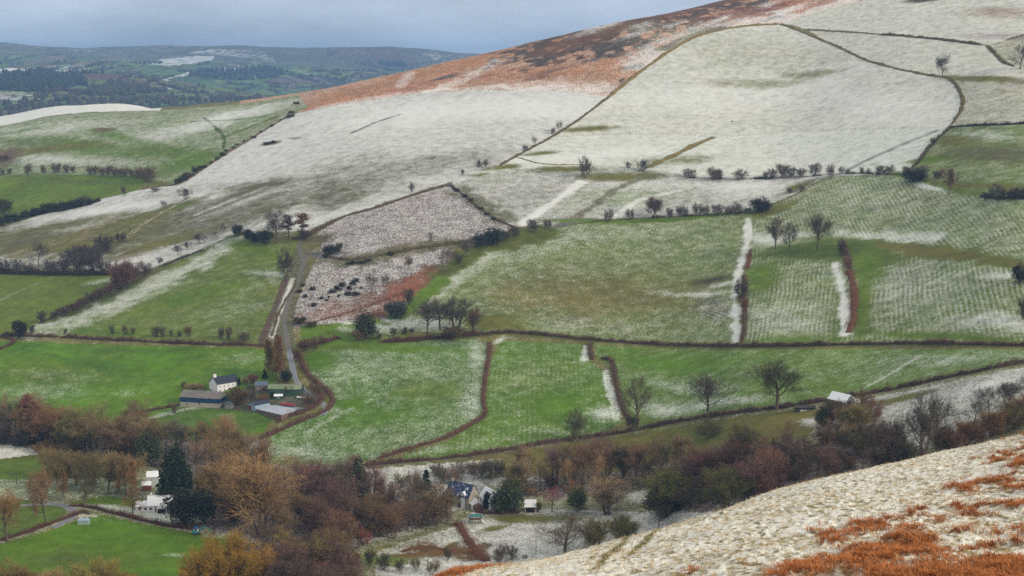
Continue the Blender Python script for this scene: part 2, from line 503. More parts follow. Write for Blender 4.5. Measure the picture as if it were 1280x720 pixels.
H_TOP = [(562, 231), (520, 243), (470, 260), (430, 271), (398, 286)]
J_LEFT = [(690, 285), (650, 288), (620, 296), (598, 306), (570, 322), (552, 345), (535, 365), (500, 388), (480, 400)]
G_BOTTOM = [(690, 285), (730, 277), (790, 272), (850, 270), (930, 266), (965, 256), (1000, 240), (1032, 221)]
TREEROW = [(562, 231), (625, 213), (700, 208), (760, 206), (830, 214), (880, 222), (960, 221), (1032, 219), (1130, 217)]


def paint_hillside(L):
    f, ln, bl = L.field, L.line, L.blob
    f([(-80, 740), (-80, 580), (300, 580), (620, 575), (1330, 440), (1330, 740)], tint=OLIVE, snow=0.45)           # valley bottom, rough ground
    # woodland floors: leaf litter with little snow
    LIT = (0.115, 0.078, 0.045)
    for poly in ([(-80, 505), (60, 500), (190, 520), (240, 555), (240, 590), (60, 566), (-80, 566)], [(232, 545), (330, 545), (350, 575), (480, 590), (480, 610), (400, 690), (400, 760), (300, 760), (300, 690), (262, 660), (240, 640), (235, 600)],
                 [(400, 600), (480, 606), (560, 612), (565, 650), (470, 672), (440, 690), (430, 760), (330, 760), (380, 660)], [(640, 590), (860, 566), (870, 606), (700, 622), (640, 620)], [(840, 575), (1050, 535), (1140, 545), (1140, 620), (820, 690)]):
        f(poly, tint=LIT, snow=0.34, grain=1.5)
    # --- moor
    f([(300, 178), (330, 165), (372, 141), (440, 128), (520, 117), (600, 113), (680, 112), (760, 122)] + WALL_B_LEFT[1:] + [(1010, 18), (1040, 10), (1080, 0), (1080, -60), (300, 60)], tint=RUST, snow=0.40, grain=2.6)
    ln([(430, 118), (480, 108), (560, 103), (640, 92), (700, 90), (760, 84)], 24, tint=RUST, snow=0.28)
    ln([(390, 130), (440, 118), (520, 96), (580, 80), (640, 66), (690, 52)], 30, tint=RUST, snow=0.22)
    ln([(700, 58), (760, 42), (820, 26), (880, 14), (935, 6)], 36, tint=HEATH, snow=0.10, ragged=2.0, grain=1.8)
    ln([(655, 66), (690, 68), (725, 58), (780, 52)], 22, tint=HEATH, snow=0.16, ragged=1.4)
    ln([(690, 62), (770, 36), (850, 14), (930, -4)], 18, tint=(0.15, 0.07, 0.035), snow=0.05, grain=1.4)
    bl((880, 40), 26, 7, -25, tint=HEATH, snow=0.1)
    bl((950, 14), 70, 9, -10, tint=(0.22, 0.085, 0.040), snow=0.12)
    bl((1010, 6), 34, 7, -10, tint=RUST, snow=0.34)
    for p, q in (((745, 36), 26), ((790, 44), 22), ((800, 32), 18), ((845, 30), 20), ((860, 48), 20), ((985, 12), 22), ((960, 6), 16), ((900, 24), 18)):
        bl(p, q, 3.2, -16, dsnow=0.55, ragged=1.0)
    ln([(545, 112), (580, 100), (600, 88), (625, 76)], 8, dsnow=0.4, ragged=1.6)
    ln([(500, 108), (512, 92)], 6, dsnow=0.4)
    ln([(800, 80), (840, 56), (880, 42), (940, 27), (985, 23)], 16, dsnow=0.55, ragged=0.9)
    ln([(640, 108), (700, 106), (765, 112)], 12, dsnow=0.3, ragged=1.0)
    for k, (p, q) in enumerate([((600, 96), 30), ((655, 84), 22), ((690, 88), 30), ((735, 76), 26), ((620, 80), 18), ((770, 66), 24), ((705, 74), 18), ((790, 84), 14), ((660, 100), 24), ((560, 96), 14)]):
        bl(p, q * 0.8, 2.0, -12, tint=HEATH if k % 2 else (0.20, 0.08, 0.035), dsnow=-0.15, ragged=1.6)
    ln([(400, 134), (470, 122), (540, 114), (640, 110), (740, 114)], 7, dsnow=0.35, ragged=1.2)
    ln([(830, 60), (860, 47), (900, 36)], 6, tint=(0.12, 0.10, 0.06), snow=0.0)
    ln([(1000, 22), (1040, 8), (1075, -4)], 10, snow=0.9)
    # --- the far shoulder on the left
    f([(-80, 176), (0, 158), (60, 146), (110, 141), (200, 138), (300, 130), (372, 119), (385, 134), (372, 141)] + GORSE[::-1] + [(190, 226), (0, 222), (-80, 222)], tint=MID, snow=0.49, grain=0.8)
    f([(-80, 170), (0, 158), (60, 145), (110, 140), (200, 138), (212, 130), (117, 110), (-80, 110)], tint=STRAW, snow=1.0)
    bl((60, 160), 90, 7, -6, dsnow=0.22); bl((230, 160), 70, 8, -14, dsnow=0.24); bl((330, 138), 60, 6, -14, dsnow=0.28)
    bl((150, 187), 120, 6, 2, tint=GREEN, dsnow=-0.25); bl((160, 174), 40, 4, 10, tint=GREEN, dsnow=-0.2); bl((40, 188), 60, 3.5, -8, tint=OLIVE, dsnow=-0.3)
    bl((30, 163), 34, 2.2, -10, tint=GREEN, dsnow=-0.25); bl((235, 206), 40, 8, -10, tint=GREEN, dsnow=-0.2); bl((125, 162), 12, 2, 0, tint=(0.16, 0.10, 0.06), snow=0.1)
    bl((70, 200), 60, 5, 4, dsnow=0.22); bl((8, 196), 16, 8, -30, tint=PINKISH, snow=0.2)
    ln([(255, 147), (268, 158), (280, 172), (279, 186)], 1.2, tint=(0.07, 0.11, 0.02), dsnow=-0.3, ragged=1.0); ln([(240, 152), (285, 150), (330, 146)], 2.5, tint=GREEN, dsnow=-0.25)
    ln([(280, 172), (310, 160), (345, 146)], 2.5, dsnow=-0.2)
    # --- left strip field
    f([(-80, 225), (0, 222), (60, 218), (190, 221), (178, 232), (165, 240), (120, 249), (60, 265), (0, 279), (-80, 295)], tint=(0.125, 0.195, 0.010), snow=0.0)
    bl((100, 228), 90, 3, 0, tint=(0.10, 0.15, 0.02), snow=0.08)
    # --- snow field under the moor (A)
    A = [(372, 141), (440, 128), (520, 117), (600, 113), (680, 112), (762, 121)] + WALL_A_RIGHT[::-1] + H_TOP + [(385, 288), (345, 290), (300, 291), (255, 312), (205, 332), (150, 345), (140, 340), (90, 335), (0, 335), (-80, 338), (-80, 300), (0, 284), (60, 266), (130, 248), (180, 236)] + GORSE
    f(A, tint=DULL, snow=0.80, grain=0.6)
    bl((600, 135), 180, 14, -4, snow=1.0); bl((330, 195), 80, 14, -24, dsnow=0.05)
    bl((480, 215), 150, 20, -10, snow=0.64); bl((390, 240), 130, 20, -12, snow=0.50)
    bl((200, 285), 140, 26, -10, tint=DULL, snow=0.30); bl((70, 300), 110, 20, -8, tint=OLIVE, snow=0.28)
    bl((290, 268), 60, 12, -14, tint=DULL, snow=0.40)
    bl((165, 274), 50, 5, -12, tint=OLIVE, snow=0.10); bl((30, 300), 50, 8, -10, tint=DULL, snow=0.08); bl((95, 308), 30, 6, -5, tint=OLIVE, snow=0.08)
    bl((225, 256), 38, 3.5, -16, tint=MID, snow=0.10); bl((200, 304), 45, 6, -16, tint=OLIVE, snow=0.12); bl((200, 284), 14, 2.5, -14, tint=DULL, snow=0.25)
    bl((100, 285), 70, 4, -12, dsnow=0.28); bl((140, 262), 60, 4, -10, dsnow=0.28); bl((255, 246), 26, 4, -10, dsnow=0.35); bl((290, 258), 60, 3, -22, dsnow=0.2)
    ln([(160, 296), (180, 279), (205, 264), (235, 248)], 1.6, tint=STRAW, snow=0.75)
    ln([(245, 268), (290, 250), (330, 235)], 2.5, dsnow=0.25)
    ln([(440, 166), (470, 153), (500, 143)], 1.6, tint=(0.08, 0.07, 0.05), dsnow=-0.4)
    bl((338, 179), 9, 1.5, -8, tint=(0.10, 0.07, 0.03), snow=0.3); bl((370, 173), 8, 1.3, 0, tint=PINKISH, snow=0.45)
    for p in ((330, 232), (420, 215), (360, 255), (520, 200), (440, 248)):
        bl(p, 40, 3, -14, tint=DULL, dsnow=-0.10, ragged=1.0)
    ln(H_TOP, 3.5, tint=DULL, snow=0.25)
    # --- big convex white field (B)
    B = WALL_B_LEFT + WALL_B_RIGHT[1:] + [(1165, 180), (1150, 200), (1130, 217)] + TREEROW[::-1] + WALL_A_RIGHT
    f(B, tint=STRAW, snow=0.76, grain=0.62)
    bl((960, 75), 130, 22, 8, tint=STRAW, snow=0.66); bl((900, 120), 170, 16, -4, snow=0.86); bl((1090, 130), 90, 22, 10, snow=0.86); bl((950, 105), 60, 4, 0, tint=STRAW, snow=0.5)
    bl((1015, 93), 30, 3, -6, tint=STRAW, snow=0.4)
    f([(690, 171), (770, 168), (855, 169), (960, 168), (1040, 163), (1182, 160), (1150, 200), (1130, 217)] + TREEROW[::-1] + WALL_A_RIGHT[:5], tint=MID, snow=0.84, grain=0.65)
    ln([(655, 200), (720, 196), (800, 188)], 10, dsnow=0.1)
    ln([(890, 172), (868, 181), (845, 193), (812, 208)], 2.2, tint=BANK, snow=0.1)
    ln([(1170, 164), (1120, 184), (1080, 202), (1058, 214)], 2.5, tint=(0.15, 0.15, 0.13), dsnow=-0.3, ragged=0.1)
    for p, q in (((722, 160), 28), ((665, 190), 18), ((615, 208), 22), ((585, 218), 16)):
        bl((p[0] + 14, p[1] + 1), q, 2.6, -4, tint=OLIVE, snow=0.2)
    bl((845, 200), 45, 5, -4, tint=OLIVE, dsnow=-0.4)
    # --- upper right fields
    f([(975, 30), (1010, 18), (1080, 0), (1080, -60), (1400, -60), (1400, 62), (1280, 50), (1235, 56), (1180, 50), (1100, 43), (1010, 37), (985, 30)], tint=STRAW, snow=0.74, grain=0.65)
    f([(1010, 38), (1100, 43), (1180, 50), (1230, 57), (1248, 74), (1265, 82), (1400, 92), (1400, 100), (1280, 98), (1186, 97), (1150, 92), (1090, 78), (1040, 56)], tint=STRAW, snow=0.72, grain=0.65)
    f([(1235, 56), (1280, 44), (1400, 35), (1400, 90), (1265, 82)], tint=STRAW, snow=0.55)
    f([(1186, 97), (1280, 97), (1400, 96), (1400, 152), (1280, 154), (1190, 158), (1203, 133), (1199, 113)], tint=(0.22, 0.21, 0.085), snow=0.60, grain=0.8)
    bl((1225, 98), 50, 3, 0, tint=OLIVE, snow=0.0); bl((1245, 45), 40, 3, 0, tint=PINKISH, dsnow=-0.1); bl((1150, 0), 18, 2, -5, tint=HEATH, snow=0.1)
    bl((1250, 15), 40, 6, 0, tint=(0.30, 0.17, 0.1), snow=0.5)
    f([(1190, 159), (1280, 155), (1400, 153), (1400, 246), (1280, 245), (1235, 243), (1195, 240), (1150, 228), (1130, 217), (1150, 200), (1165, 180)], tint=MID, snow=0.40, grain=0.8)
    bl((1195, 175), 22, 5, 0, tint=OLIVE, snow=0.05); bl((1175, 198), 28, 2.5, -8, tint=GREEN, snow=0.0); bl((1240, 190), 40, 8, 0, tint=DULL, snow=0.15); bl((1240, 232), 70, 4, 0, tint=OLIVE, snow=0.05); bl((1220, 170), 40, 5, 0, dsnow=0.2)
    # --- snowy strip (G)
    f(TREEROW + G_BOTTOM[::-1] + SUNKEN[::-1], tint=DULL, snow=0.66, grain=0.8)
    bl((650, 250), 50, 12, 0, tint=DULL, snow=0.62); bl((800, 245), 80, 10, -6, tint=MID, snow=0.58); bl((770, 222), 44, 4, 0, tint=OLIVE, snow=0.2); bl((700, 212), 30, 3, 0, tint=OLIVE, snow=0.2)
    bl((860, 232), 120, 5, 0, dsnow=0.15); bl((960, 235), 60, 8, -8, dsnow=0.18)
    ln([(652, 280), (680, 262), (705, 243), (728, 228)], 3.0, snow=1.0, tint=DULL); ln([(700, 284), (735, 262), (765, 240), (800, 222)], 3.0, tint=DULL, snow=0.4); ln([(770, 272), (800, 250), (850, 238)], 2.5, dsnow=0.25)
    ln([(728, 276), (700, 284)], 4, tint=(0.17, 0.14, 0.15), snow=0.2)
    # --- rough ground (H, I) beside the lane
    f(H_TOP[::-1] + SUNKEN + [(620, 296), (598, 306), (570, 306), (500, 310), (430, 322), (402, 310), (396, 295)], tint=PINKISH, snow=0.58, grain=1.5)
    f([(402, 312), (430, 322), (500, 312), (570, 306), (552, 345), (535, 365), (500, 388), (480, 400), (440, 405), (400, 408), (366, 404), (370, 380), (385, 345)], tint=PINKISH, snow=0.56, grain=1.6)
    ln([(402, 318), (430, 326), (480, 318), (530, 309), (575, 303)], 8, tint=DULL, snow=0.22, ragged=0.8)
    ln([(415, 392), (450, 384), (480, 374), (510, 364), (545, 345)], 11, tint=(0.25, 0.085, 0.04), snow=0.15, ragged=0.9); ln([(375, 398), (420, 388), (460, 380)], 12, tint=(0.19, 0.10, 0.065), snow=0.42)
    bl((480, 392), 45, 4, -12, tint=(0.16, 0.07, 0.03), snow=0.08); bl((400, 402), 40, 5, 0, tint=PINKISH, snow=0.6); bl((520, 330), 40, 8, -10, dsnow=0.06)
    f([(376, 408), (420, 404), (470, 398), (500, 402), (520, 420), (478, 428), (400, 436), (376, 432)], tint=GREEN, snow=0.12); bl((435, 404), 12, 2, 0, snow=0.9); ln([(428, 410), (450, 416), (470, 410)], 4, dsnow=0.4)
    bl((395, 300), 26, 5, -10, tint=DULL, snow=0.15); bl((410, 318), 24, 5, 0, tint=(0.13, 0.11, 0.13), snow=0.4)
    ln([(580, 240), (600, 256), (625, 272)], 8, tint=DULL, snow=0.35)
    # --- big green field (J)
    f(J_LEFT[::-1] + G_BOTTOM[:6] + [(938, 285), (930, 315), (924, 345), (918, 380), (924, 405), (922, 433), (830, 431), (740, 425), (690, 420), (640, 416), (590, 419), (520, 425), (490, 425), (480, 412)], tint=MID, snow=0.41, grain=0.9, stripe=0.10, rows=[(640, 400), (700, 300)])
    bl((660, 310), 60, 14, -18, dsnow=0.10); bl((760, 292), 90, 8, -4, dsnow=0.10); bl((800, 370), 120, 30, -6, tint=OLIVE, dsnow=-0.10); bl((690, 350), 60, 16, -10, tint=(0.16, 0.15, 0.03), dsnow=-0.05, amount=0.5)
    bl((700, 405), 110, 8, 2, dsnow=0.10); bl((880, 320), 60, 30, -6, tint=MID, dsnow=0.02)
    ln([(672, 292), (632, 300), (600, 317), (570, 338), (552, 355)], 11, tint=(0.10, 0.12, 0.015), snow=0.03, soft=0.6); ln([(620, 316), (590, 335), (560, 357), (530, 378), (505, 392)], 6, snow=0.62, tint=MID, soft=0.9, ragged=0.8)
    ln([(548, 352), (530, 370), (505, 392), (490, 406)], 5, tint=GREEN, snow=0.0); ln([(480, 412), (510, 404), (560, 410)], 8, snow=0.72)
    bl((615, 402), 34, 8, 0, tint=OLIVE, snow=0.05); bl((560, 418), 60, 3, 0, tint=OLIVE, snow=0.1)
    bl((880, 368), 40, 3.2, -4, snow=0.75); bl((905, 355), 18, 2.5, -14, snow=0.8); bl((890, 350), 24, 3, -12, tint=(0.07, 0.05, 0.03), snow=0.1); bl((898, 385), 20, 12, 0, tint=DULL, stripe=0.6, rows=[(893, 400), (905, 372)], dsnow=0.1)
    ln([(935, 272), (935, 300), (930, 318), (922, 345), (918, 368), (921, 400), (921, 428)], 2.2, snow=0.92, ragged=0.9, soft=0.8)
    bl((800, 276), 120, 2.0, -2, tint=GREEN, snow=0.05)
    # --- drilled field on the right (K)
    K1 = [(942, 262), (1000, 240), (1032, 221), (1130, 218), (1195, 241), (1280, 246), (1400, 247), (1400, 435), (1190, 430), (1060, 430), (930, 432), (934, 400), (936, 340)]
    f(K1, tint=MID, snow=0.47, grain=0.75, stripe=0.45, rows=[(1160, 420), (1150, 330)])
    f([(942, 262), (1000, 240), (1032, 221), (1130, 218), (1195, 241), (1400, 247), (1400, 340), (1280, 336), (1180, 318), (1060, 306), (950, 304)], tint=MID, snow=0.47, grain=0.8, stripe=0.38, rows=[(1060, 300), (1030, 232)])
    bl((1100, 250), 90, 14, 4, dsnow=0.06); bl((1230, 290), 70, 14, 5, tint=MID, dsnow=0.02)
    ln([(1050, 293), (1100, 297), (1160, 300)], 7, dsnow=0.3, stripe=0.3); bl((960, 300), 26, 8, 0, snow=0.85, stripe=0.0); bl((1000, 293), 20, 3, 0, snow=0.7, stripe=0)
    bl((1015, 312), 62, 9, -2, tint=(0.085, 0.13, 0.012), snow=0.0, stripe=0.0, amount=1.0); bl((1080, 312), 40, 12, 14, tint=(0.085, 0.13, 0.012), snow=0.02, stripe=0.0); bl((1085, 330), 14, 14, 0, tint=GREEN, snow=0.02, stripe=0)
    ln([(1100, 305), (1150, 312), (1220, 322), (1280, 330)], 5, tint=OLIVE, snow=0.05, stripe=0.1)
    bl((952, 350), 16, 16, 0, tint=GREEN, snow=0.05, stripe=0.1); bl((1078, 385), 10, 30, 0, tint=GREEN, snow=0.06, stripe=0.2); bl((1045, 400), 8, 26, 0, dsnow=-0.1)
    bl((985, 400), 36, 14, 0, dsnow=0.14); bl((1150, 360), 60, 26, 0, dsnow=0.10); bl((1245, 400), 55, 9, 4, snow=0.75, stripe=0.2); bl((1250, 345), 24, 4, 2, snow=0.75, stripe=0.1); bl((1180, 420), 110, 4, 0, tint=GREEN, snow=0.1)
    bl((990, 425), 60, 4, 0, tint=GREEN, dsnow=-0.2); bl((1000, 232), 18, 4, -20, tint=OLIVE, snow=0.05); bl((965, 263), 22, 4, -16, tint=OLIVE, snow=0.05); bl((1180, 236), 60, 3, 12, tint=GREEN, snow=0.1); bl((1165, 235), 22, 3, 12, snow=0.85)
    ln([(1043, 330), (1050, 350), (1055, 375), (1057, 400), (1056, 418)], 2.2, snow=0.92, stripe=0, ragged=0.9, soft=0.8)
    # --- left fields
    f([(-80, 345), (0, 343), (60, 344), (143, 344), (125, 368), (90, 384), (48, 402), (30, 418), (-80, 420)], tint=(0.135, 0.18, 0.016), snow=0.12, stripe=0.12, rows=[(10, 390), (60, 352)], grain=0.8)
    bl((125, 352), 20, 4, -10, snow=0.6); bl((40, 362), 60, 4, -14, dsnow=0.12); ln([(0, 375), (40, 357), (65, 347)], 1.8, dsnow=0.25)
    f([(300, 291), (350, 302), (375, 300), (362, 328), (350, 358), (336, 400), (326, 430), (200, 427), (120, 423), (48, 419), (48, 406), (90, 388), (125, 373), (150, 354), (205, 333), (255, 313)], tint=MID, snow=0.28, stripe=0.18, rows=[(250, 415), (330, 370)], grain=0.85)
    ln([(296, 294), (255, 314), (205, 335), (160, 356), (110, 384), (60, 405)], 6, tint=(0.10, 0.125, 0.02), snow=0.03)
    ln([(292, 302), (255, 322), (210, 348), (165, 372), (110, 394), (60, 410)], 13, snow=0.66, ragged=0.8, soft=0.9)
    bl((320, 312), 36, 6, 20, tint=GREEN, snow=0.05); bl((240, 370), 60, 8, -14, tint=GREEN, dsnow=-0.1); bl((338, 342), 24, 4, 4, snow=0.75); bl((320, 358), 26, 5, -20, dsnow=0.15); bl((300, 385), 40, 8, -12, dsnow=0.12); bl((350, 352), 12, 3, 0, snow=0.55)
    bl((120, 415), 70, 4, 0, tint=GREEN, dsnow=-0.05); bl((340, 300), 26, 3, 6, tint=OLIVE, snow=0.1)
    f([(362, 328), (376, 300), (384, 320), (386, 340), (372, 372), (366, 404), (370, 432), (326, 430), (336, 400), (350, 358)], tint=DULL, snow=0.24, grain=1.3)
    ln([(357, 350), (346, 378), (334, 408), (326, 428)], 1.7, tint=(0.115, 0.075, 0.052), snow=0.05, soft=0.5, ragged=0.6); ln([(366, 348), (352, 385), (340, 420)], 1.4, snow=0.8, ragged=0.9)
    # --- bright pasture by the farm (M)
    f([(-80, 424), (0, 426), (120, 430), (335, 437), (352, 450), (345, 475), (330, 500), (345, 505), (330, 540), (280, 545), (180, 545), (-80, 520)], tint=BRIGHT, snow=0.20, grain=0.9)
    bl((60, 470), 90, 10, 0, tint=GREEN, dsnow=0.12); bl((40, 490), 60, 8, 4, dsnow=0.24); bl((290, 452), 50, 9, 0, tint=GREEN, snow=0.38); bl((310, 445), 30, 5, 0, dsnow=0.12); bl((170, 500), 60, 6, -10, tint=BRIGHT, snow=0.02); bl((220, 455), 50, 12, 0, tint=BRIGHT, snow=0.03); bl((165, 492), 24, 4, 0, dsnow=0.25)
    bl((90, 450), 60, 4, 10, tint=(0.075, 0.17, 0.008), snow=0.0); bl((140, 438), 100, 3, 1, tint=(0.075, 0.17, 0.008), snow=0.0)
    f([(190, 520), (235, 508), (310, 505), (345, 508), (340, 528), (300, 545), (230, 552), (180, 540)], tint=(0.085, 0.155, 0.015), snow=0.20); ln([(190, 522), (240, 510), (300, 509)], 2.5, dsnow=0.4)
    f([(225, 500), (290, 498), (310, 482), (380, 480), (395, 500), (370, 520), (310, 515), (240, 508)], tint=(0.10, 0.10, 0.05), snow=0.25)
    # --- frosted pasture (N), strip (O), long pasture (P)
    f([(400, 438), (478, 430), (590, 424), (611, 430), (606, 478), (604, 515), (560, 546), (472, 573), (420, 582), (330, 580), (322, 556), (360, 535), (412, 512), (416, 496), (392, 472), (378, 452)], tint=(0.088, 0.172, 0.012), snow=0.42, grain=0.9, stripe=0.16, rows=[(440, 560), (560, 525)])
    bl((395, 450), 18, 10, -10, tint=BRIGHT, snow=0.02); bl((500, 435), 90, 4, 0, tint=GREEN, dsnow=-0.2); bl((440, 505), 24, 5, 0, tint=BRIGHT, snow=0.05); bl((480, 520), 60, 10, -6, tint=BRIGHT, dsnow=-0.22); bl((597, 445), 10, 14, 0, snow=0.65); bl((592, 500), 14, 26, 10, dsnow=0.2); ln([(385, 540), (420, 520), (445, 508), (460, 502)], 1.0, dsnow=0.2, ragged=1.0)
    bl((380, 565), 40, 6, 0, dsnow=0.15); bl((540, 490), 50, 10, 0, tint=GREEN, dsnow=-0.12); bl((430, 465), 60, 10, 0, dsnow=0.06)
    for q in ((420, 478), (440, 473), (470, 476), (500, 480), (520, 488)):
        ln([(447, 500), q], 0.8, dsnow=-0.12, ragged=0.1)
    f([(624, 426), (690, 428), (735, 431), (737, 452), (752, 462), (764, 480), (770, 505), (778, 528), (740, 545), (640, 562), (560, 572), (480, 578), (560, 551), (610, 520), (607, 505), (610, 475), (616, 448)], tint=(0.105, 0.195, 0.008), snow=0.34, stripe=0.22, rows=[(660, 530), (662, 440)], grain=0.85)
    bl((660, 470), 40, 18, 0, tint=GREEN, dsnow=0.06); bl((625, 425), 8, 3, -30, snow=0.8); bl((690, 540), 40, 4, 6, snow=0.5); bl((755, 515), 22, 9, 0, dsnow=0.4); bl((560, 560), 60, 4, -10, dsnow=0.18); bl((700, 505), 40, 16, 0, tint=BRIGHT, dsnow=-0.16)
    ln([(731, 433), (731, 450)], 1.5, snow=0.8, ragged=0.9); ln([(757, 464), (762, 485), (770, 510), (772, 524)], 1.8, snow=0.8, ragged=0.9)
    f([(746, 432), (830, 436), (930, 438), (1100, 436), (1280, 438), (1400, 440), (1400, 445), (1280, 452), (1190, 470), (1110, 487), (1050, 497), (985, 508), (920, 514), (850, 525), (790, 535), (782, 515), (774, 490), (770, 460), (745, 446)], tint=(0.112, 0.195, 0.010), snow=0.35, stripe=0.10, rows=[(1100, 490), (1150, 440)], grain=0.85)
    bl((840, 455), 80, 10, 0, tint=BRIGHT, dsnow=-0.14); bl((1200, 448), 110, 7, -4, dsnow=0.16); bl((1100, 470), 80, 8, -8, dsnow=0.06); bl((920, 500), 60, 6, -4, dsnow=0.34); bl((830, 515), 30, 5, 0, dsnow=0.3); bl((870, 488), 60, 5, 0, dsnow=0.16); bl((1000, 480), 80, 8, 0, tint=GREEN, dsnow=-0.06)
    ln([(1050, 497), (1090, 480), (1150, 445)], 1.2, dsnow=0.22, ragged=0.1); bl((900, 450), 100, 5, 0, tint=GREEN)
    # --- below the low hedge (Q)
    f([(470, 585), (560, 577), (690, 558), (790, 543), (920, 522), (985, 514), (1040, 510), (1010, 545), (900, 570), (760, 590), (600, 598), (480, 605)], tint=OLIVE, snow=0.06)
    f([(440, 588), (560, 578), (640, 572), (600, 600), (620, 625), (560, 640), (440, 610)], tint=DULL, snow=0.70); bl((640, 580), 70, 6, -6, tint=OLIVE, snow=0.18); bl((630, 600), 40, 8, 0, snow=0.75)
    bl((900, 545), 90, 6, -6, tint=(0.13, 0.145, 0.02), snow=0.03)
    f([(1040, 508), (1110, 493), (1190, 477), (1280, 459), (1400, 438), (1400, 520), (1280, 520), (1200, 560), (1100, 560), (1040, 540)], tint=DULL, snow=0.62); bl((1120, 500), 60, 3, -12, tint=OLIVE, snow=0.15); bl((1010, 528), 22, 7, 0, snow=0.75); bl((1240, 480), 60, 10, -15, snow=0.82)
    # --- valley bottom
    f([(-80, 556), (0, 556), (50, 559), (58, 566), (0, 574), (-80, 578)], tint=STRAW, snow=0.78)
    f([(-80, 576), (0, 575), (58, 568), (110, 575), (120, 600), (80, 598), (-80, 600)], tint=(0.10, 0.16, 0.014), snow=0.05)
    f([(-80, 600), (80, 598), (220, 596), (230, 622), (100, 622), (-80, 624)], tint=MID, snow=0.5)
    f([(-80, 626), (40, 626), (80, 634), (84, 642), (40, 664), (-80, 690)], tint=(0.10, 0.155, 0.015), snow=0.14)
    f([(86, 628), (130, 620), (200, 628), (212, 640), (205, 650), (150, 636)], tint=GREEN, snow=0.18); ln([(105, 632), (150, 637), (205, 650)], 3.0, snow=0.75, tint=GREEN); bl((190, 642), 26, 4, 10, snow=0.75)
    f([(-80, 700), (0, 680), (60, 664), (105, 648), (130, 644), (180, 656), (240, 666), (300, 668), (300, 690), (240, 720), (180, 760), (-80, 760)], tint=(0.100, 0.20, 0.007), snow=0.04)
    bl((125, 648), 30, 3, 8, dsnow=0.25); bl((270, 668), 26, 5, 0, snow=0.55); bl((215, 694), 22, 2.5, 0, dsnow=0.4); bl((70, 688), 20, 2, 0, dsnow=0.2); bl((60, 700), 120, 8, 0, tint=(0.10, 0.16, 0.015)); bl((100, 670), 60, 4, 0, tint=BRIGHT)
    f([(470, 690), (520, 672), (560, 662), (572, 655), (590, 640), (690, 636), (800, 640), (900, 640), (900, 720), (470, 740)], tint=DULL, snow=0.72)
    bl((655, 648), 60, 5, 0, tint=OLIVE, snow=0.12); bl((620, 660), 16, 2.5, -10, tint=OLIVE, snow=0.1); bl((500, 682), 60, 5, -14, tint=OLIVE, dsnow=-0.2); bl((565, 681), 8, 2.5, -20, tint=OLIVE, snow=0.1); bl((475, 672), 44, 3.5, -10, snow=0.75)
    ln([(500, 696), (540, 690), (590, 690)], 6, tint=(0.16, 0.08, 0.03), snow=0.1, ragged=0.9); bl((590, 710), 60, 6, -8, snow=0.8); bl((480, 700), 40, 6, 0, tint=GREEN, snow=0.3)
    bl((800, 620), 90, 5, 0, snow=0.75)
    ln(HEDGE_LOW, 3.0, tint=DULL, snow=0.3); ln(HEDGE_MAIN_R, 2.5, tint=(0.09, 0.10, 0.02), snow=0.1)


M_LAND = land_material('frosted_pasture')
a_mid = np.linspace(-170, 1450, 930)
Y_mid = np.concatenate([np.linspace(150, 430, 60)[:-1], np.linspace(430, 1560, 640)[:-1], np.linspace(1560, 2100, 110)])
land_mesh('hillside', a_mid, Y_mid, M_LAND, paint_hillside)
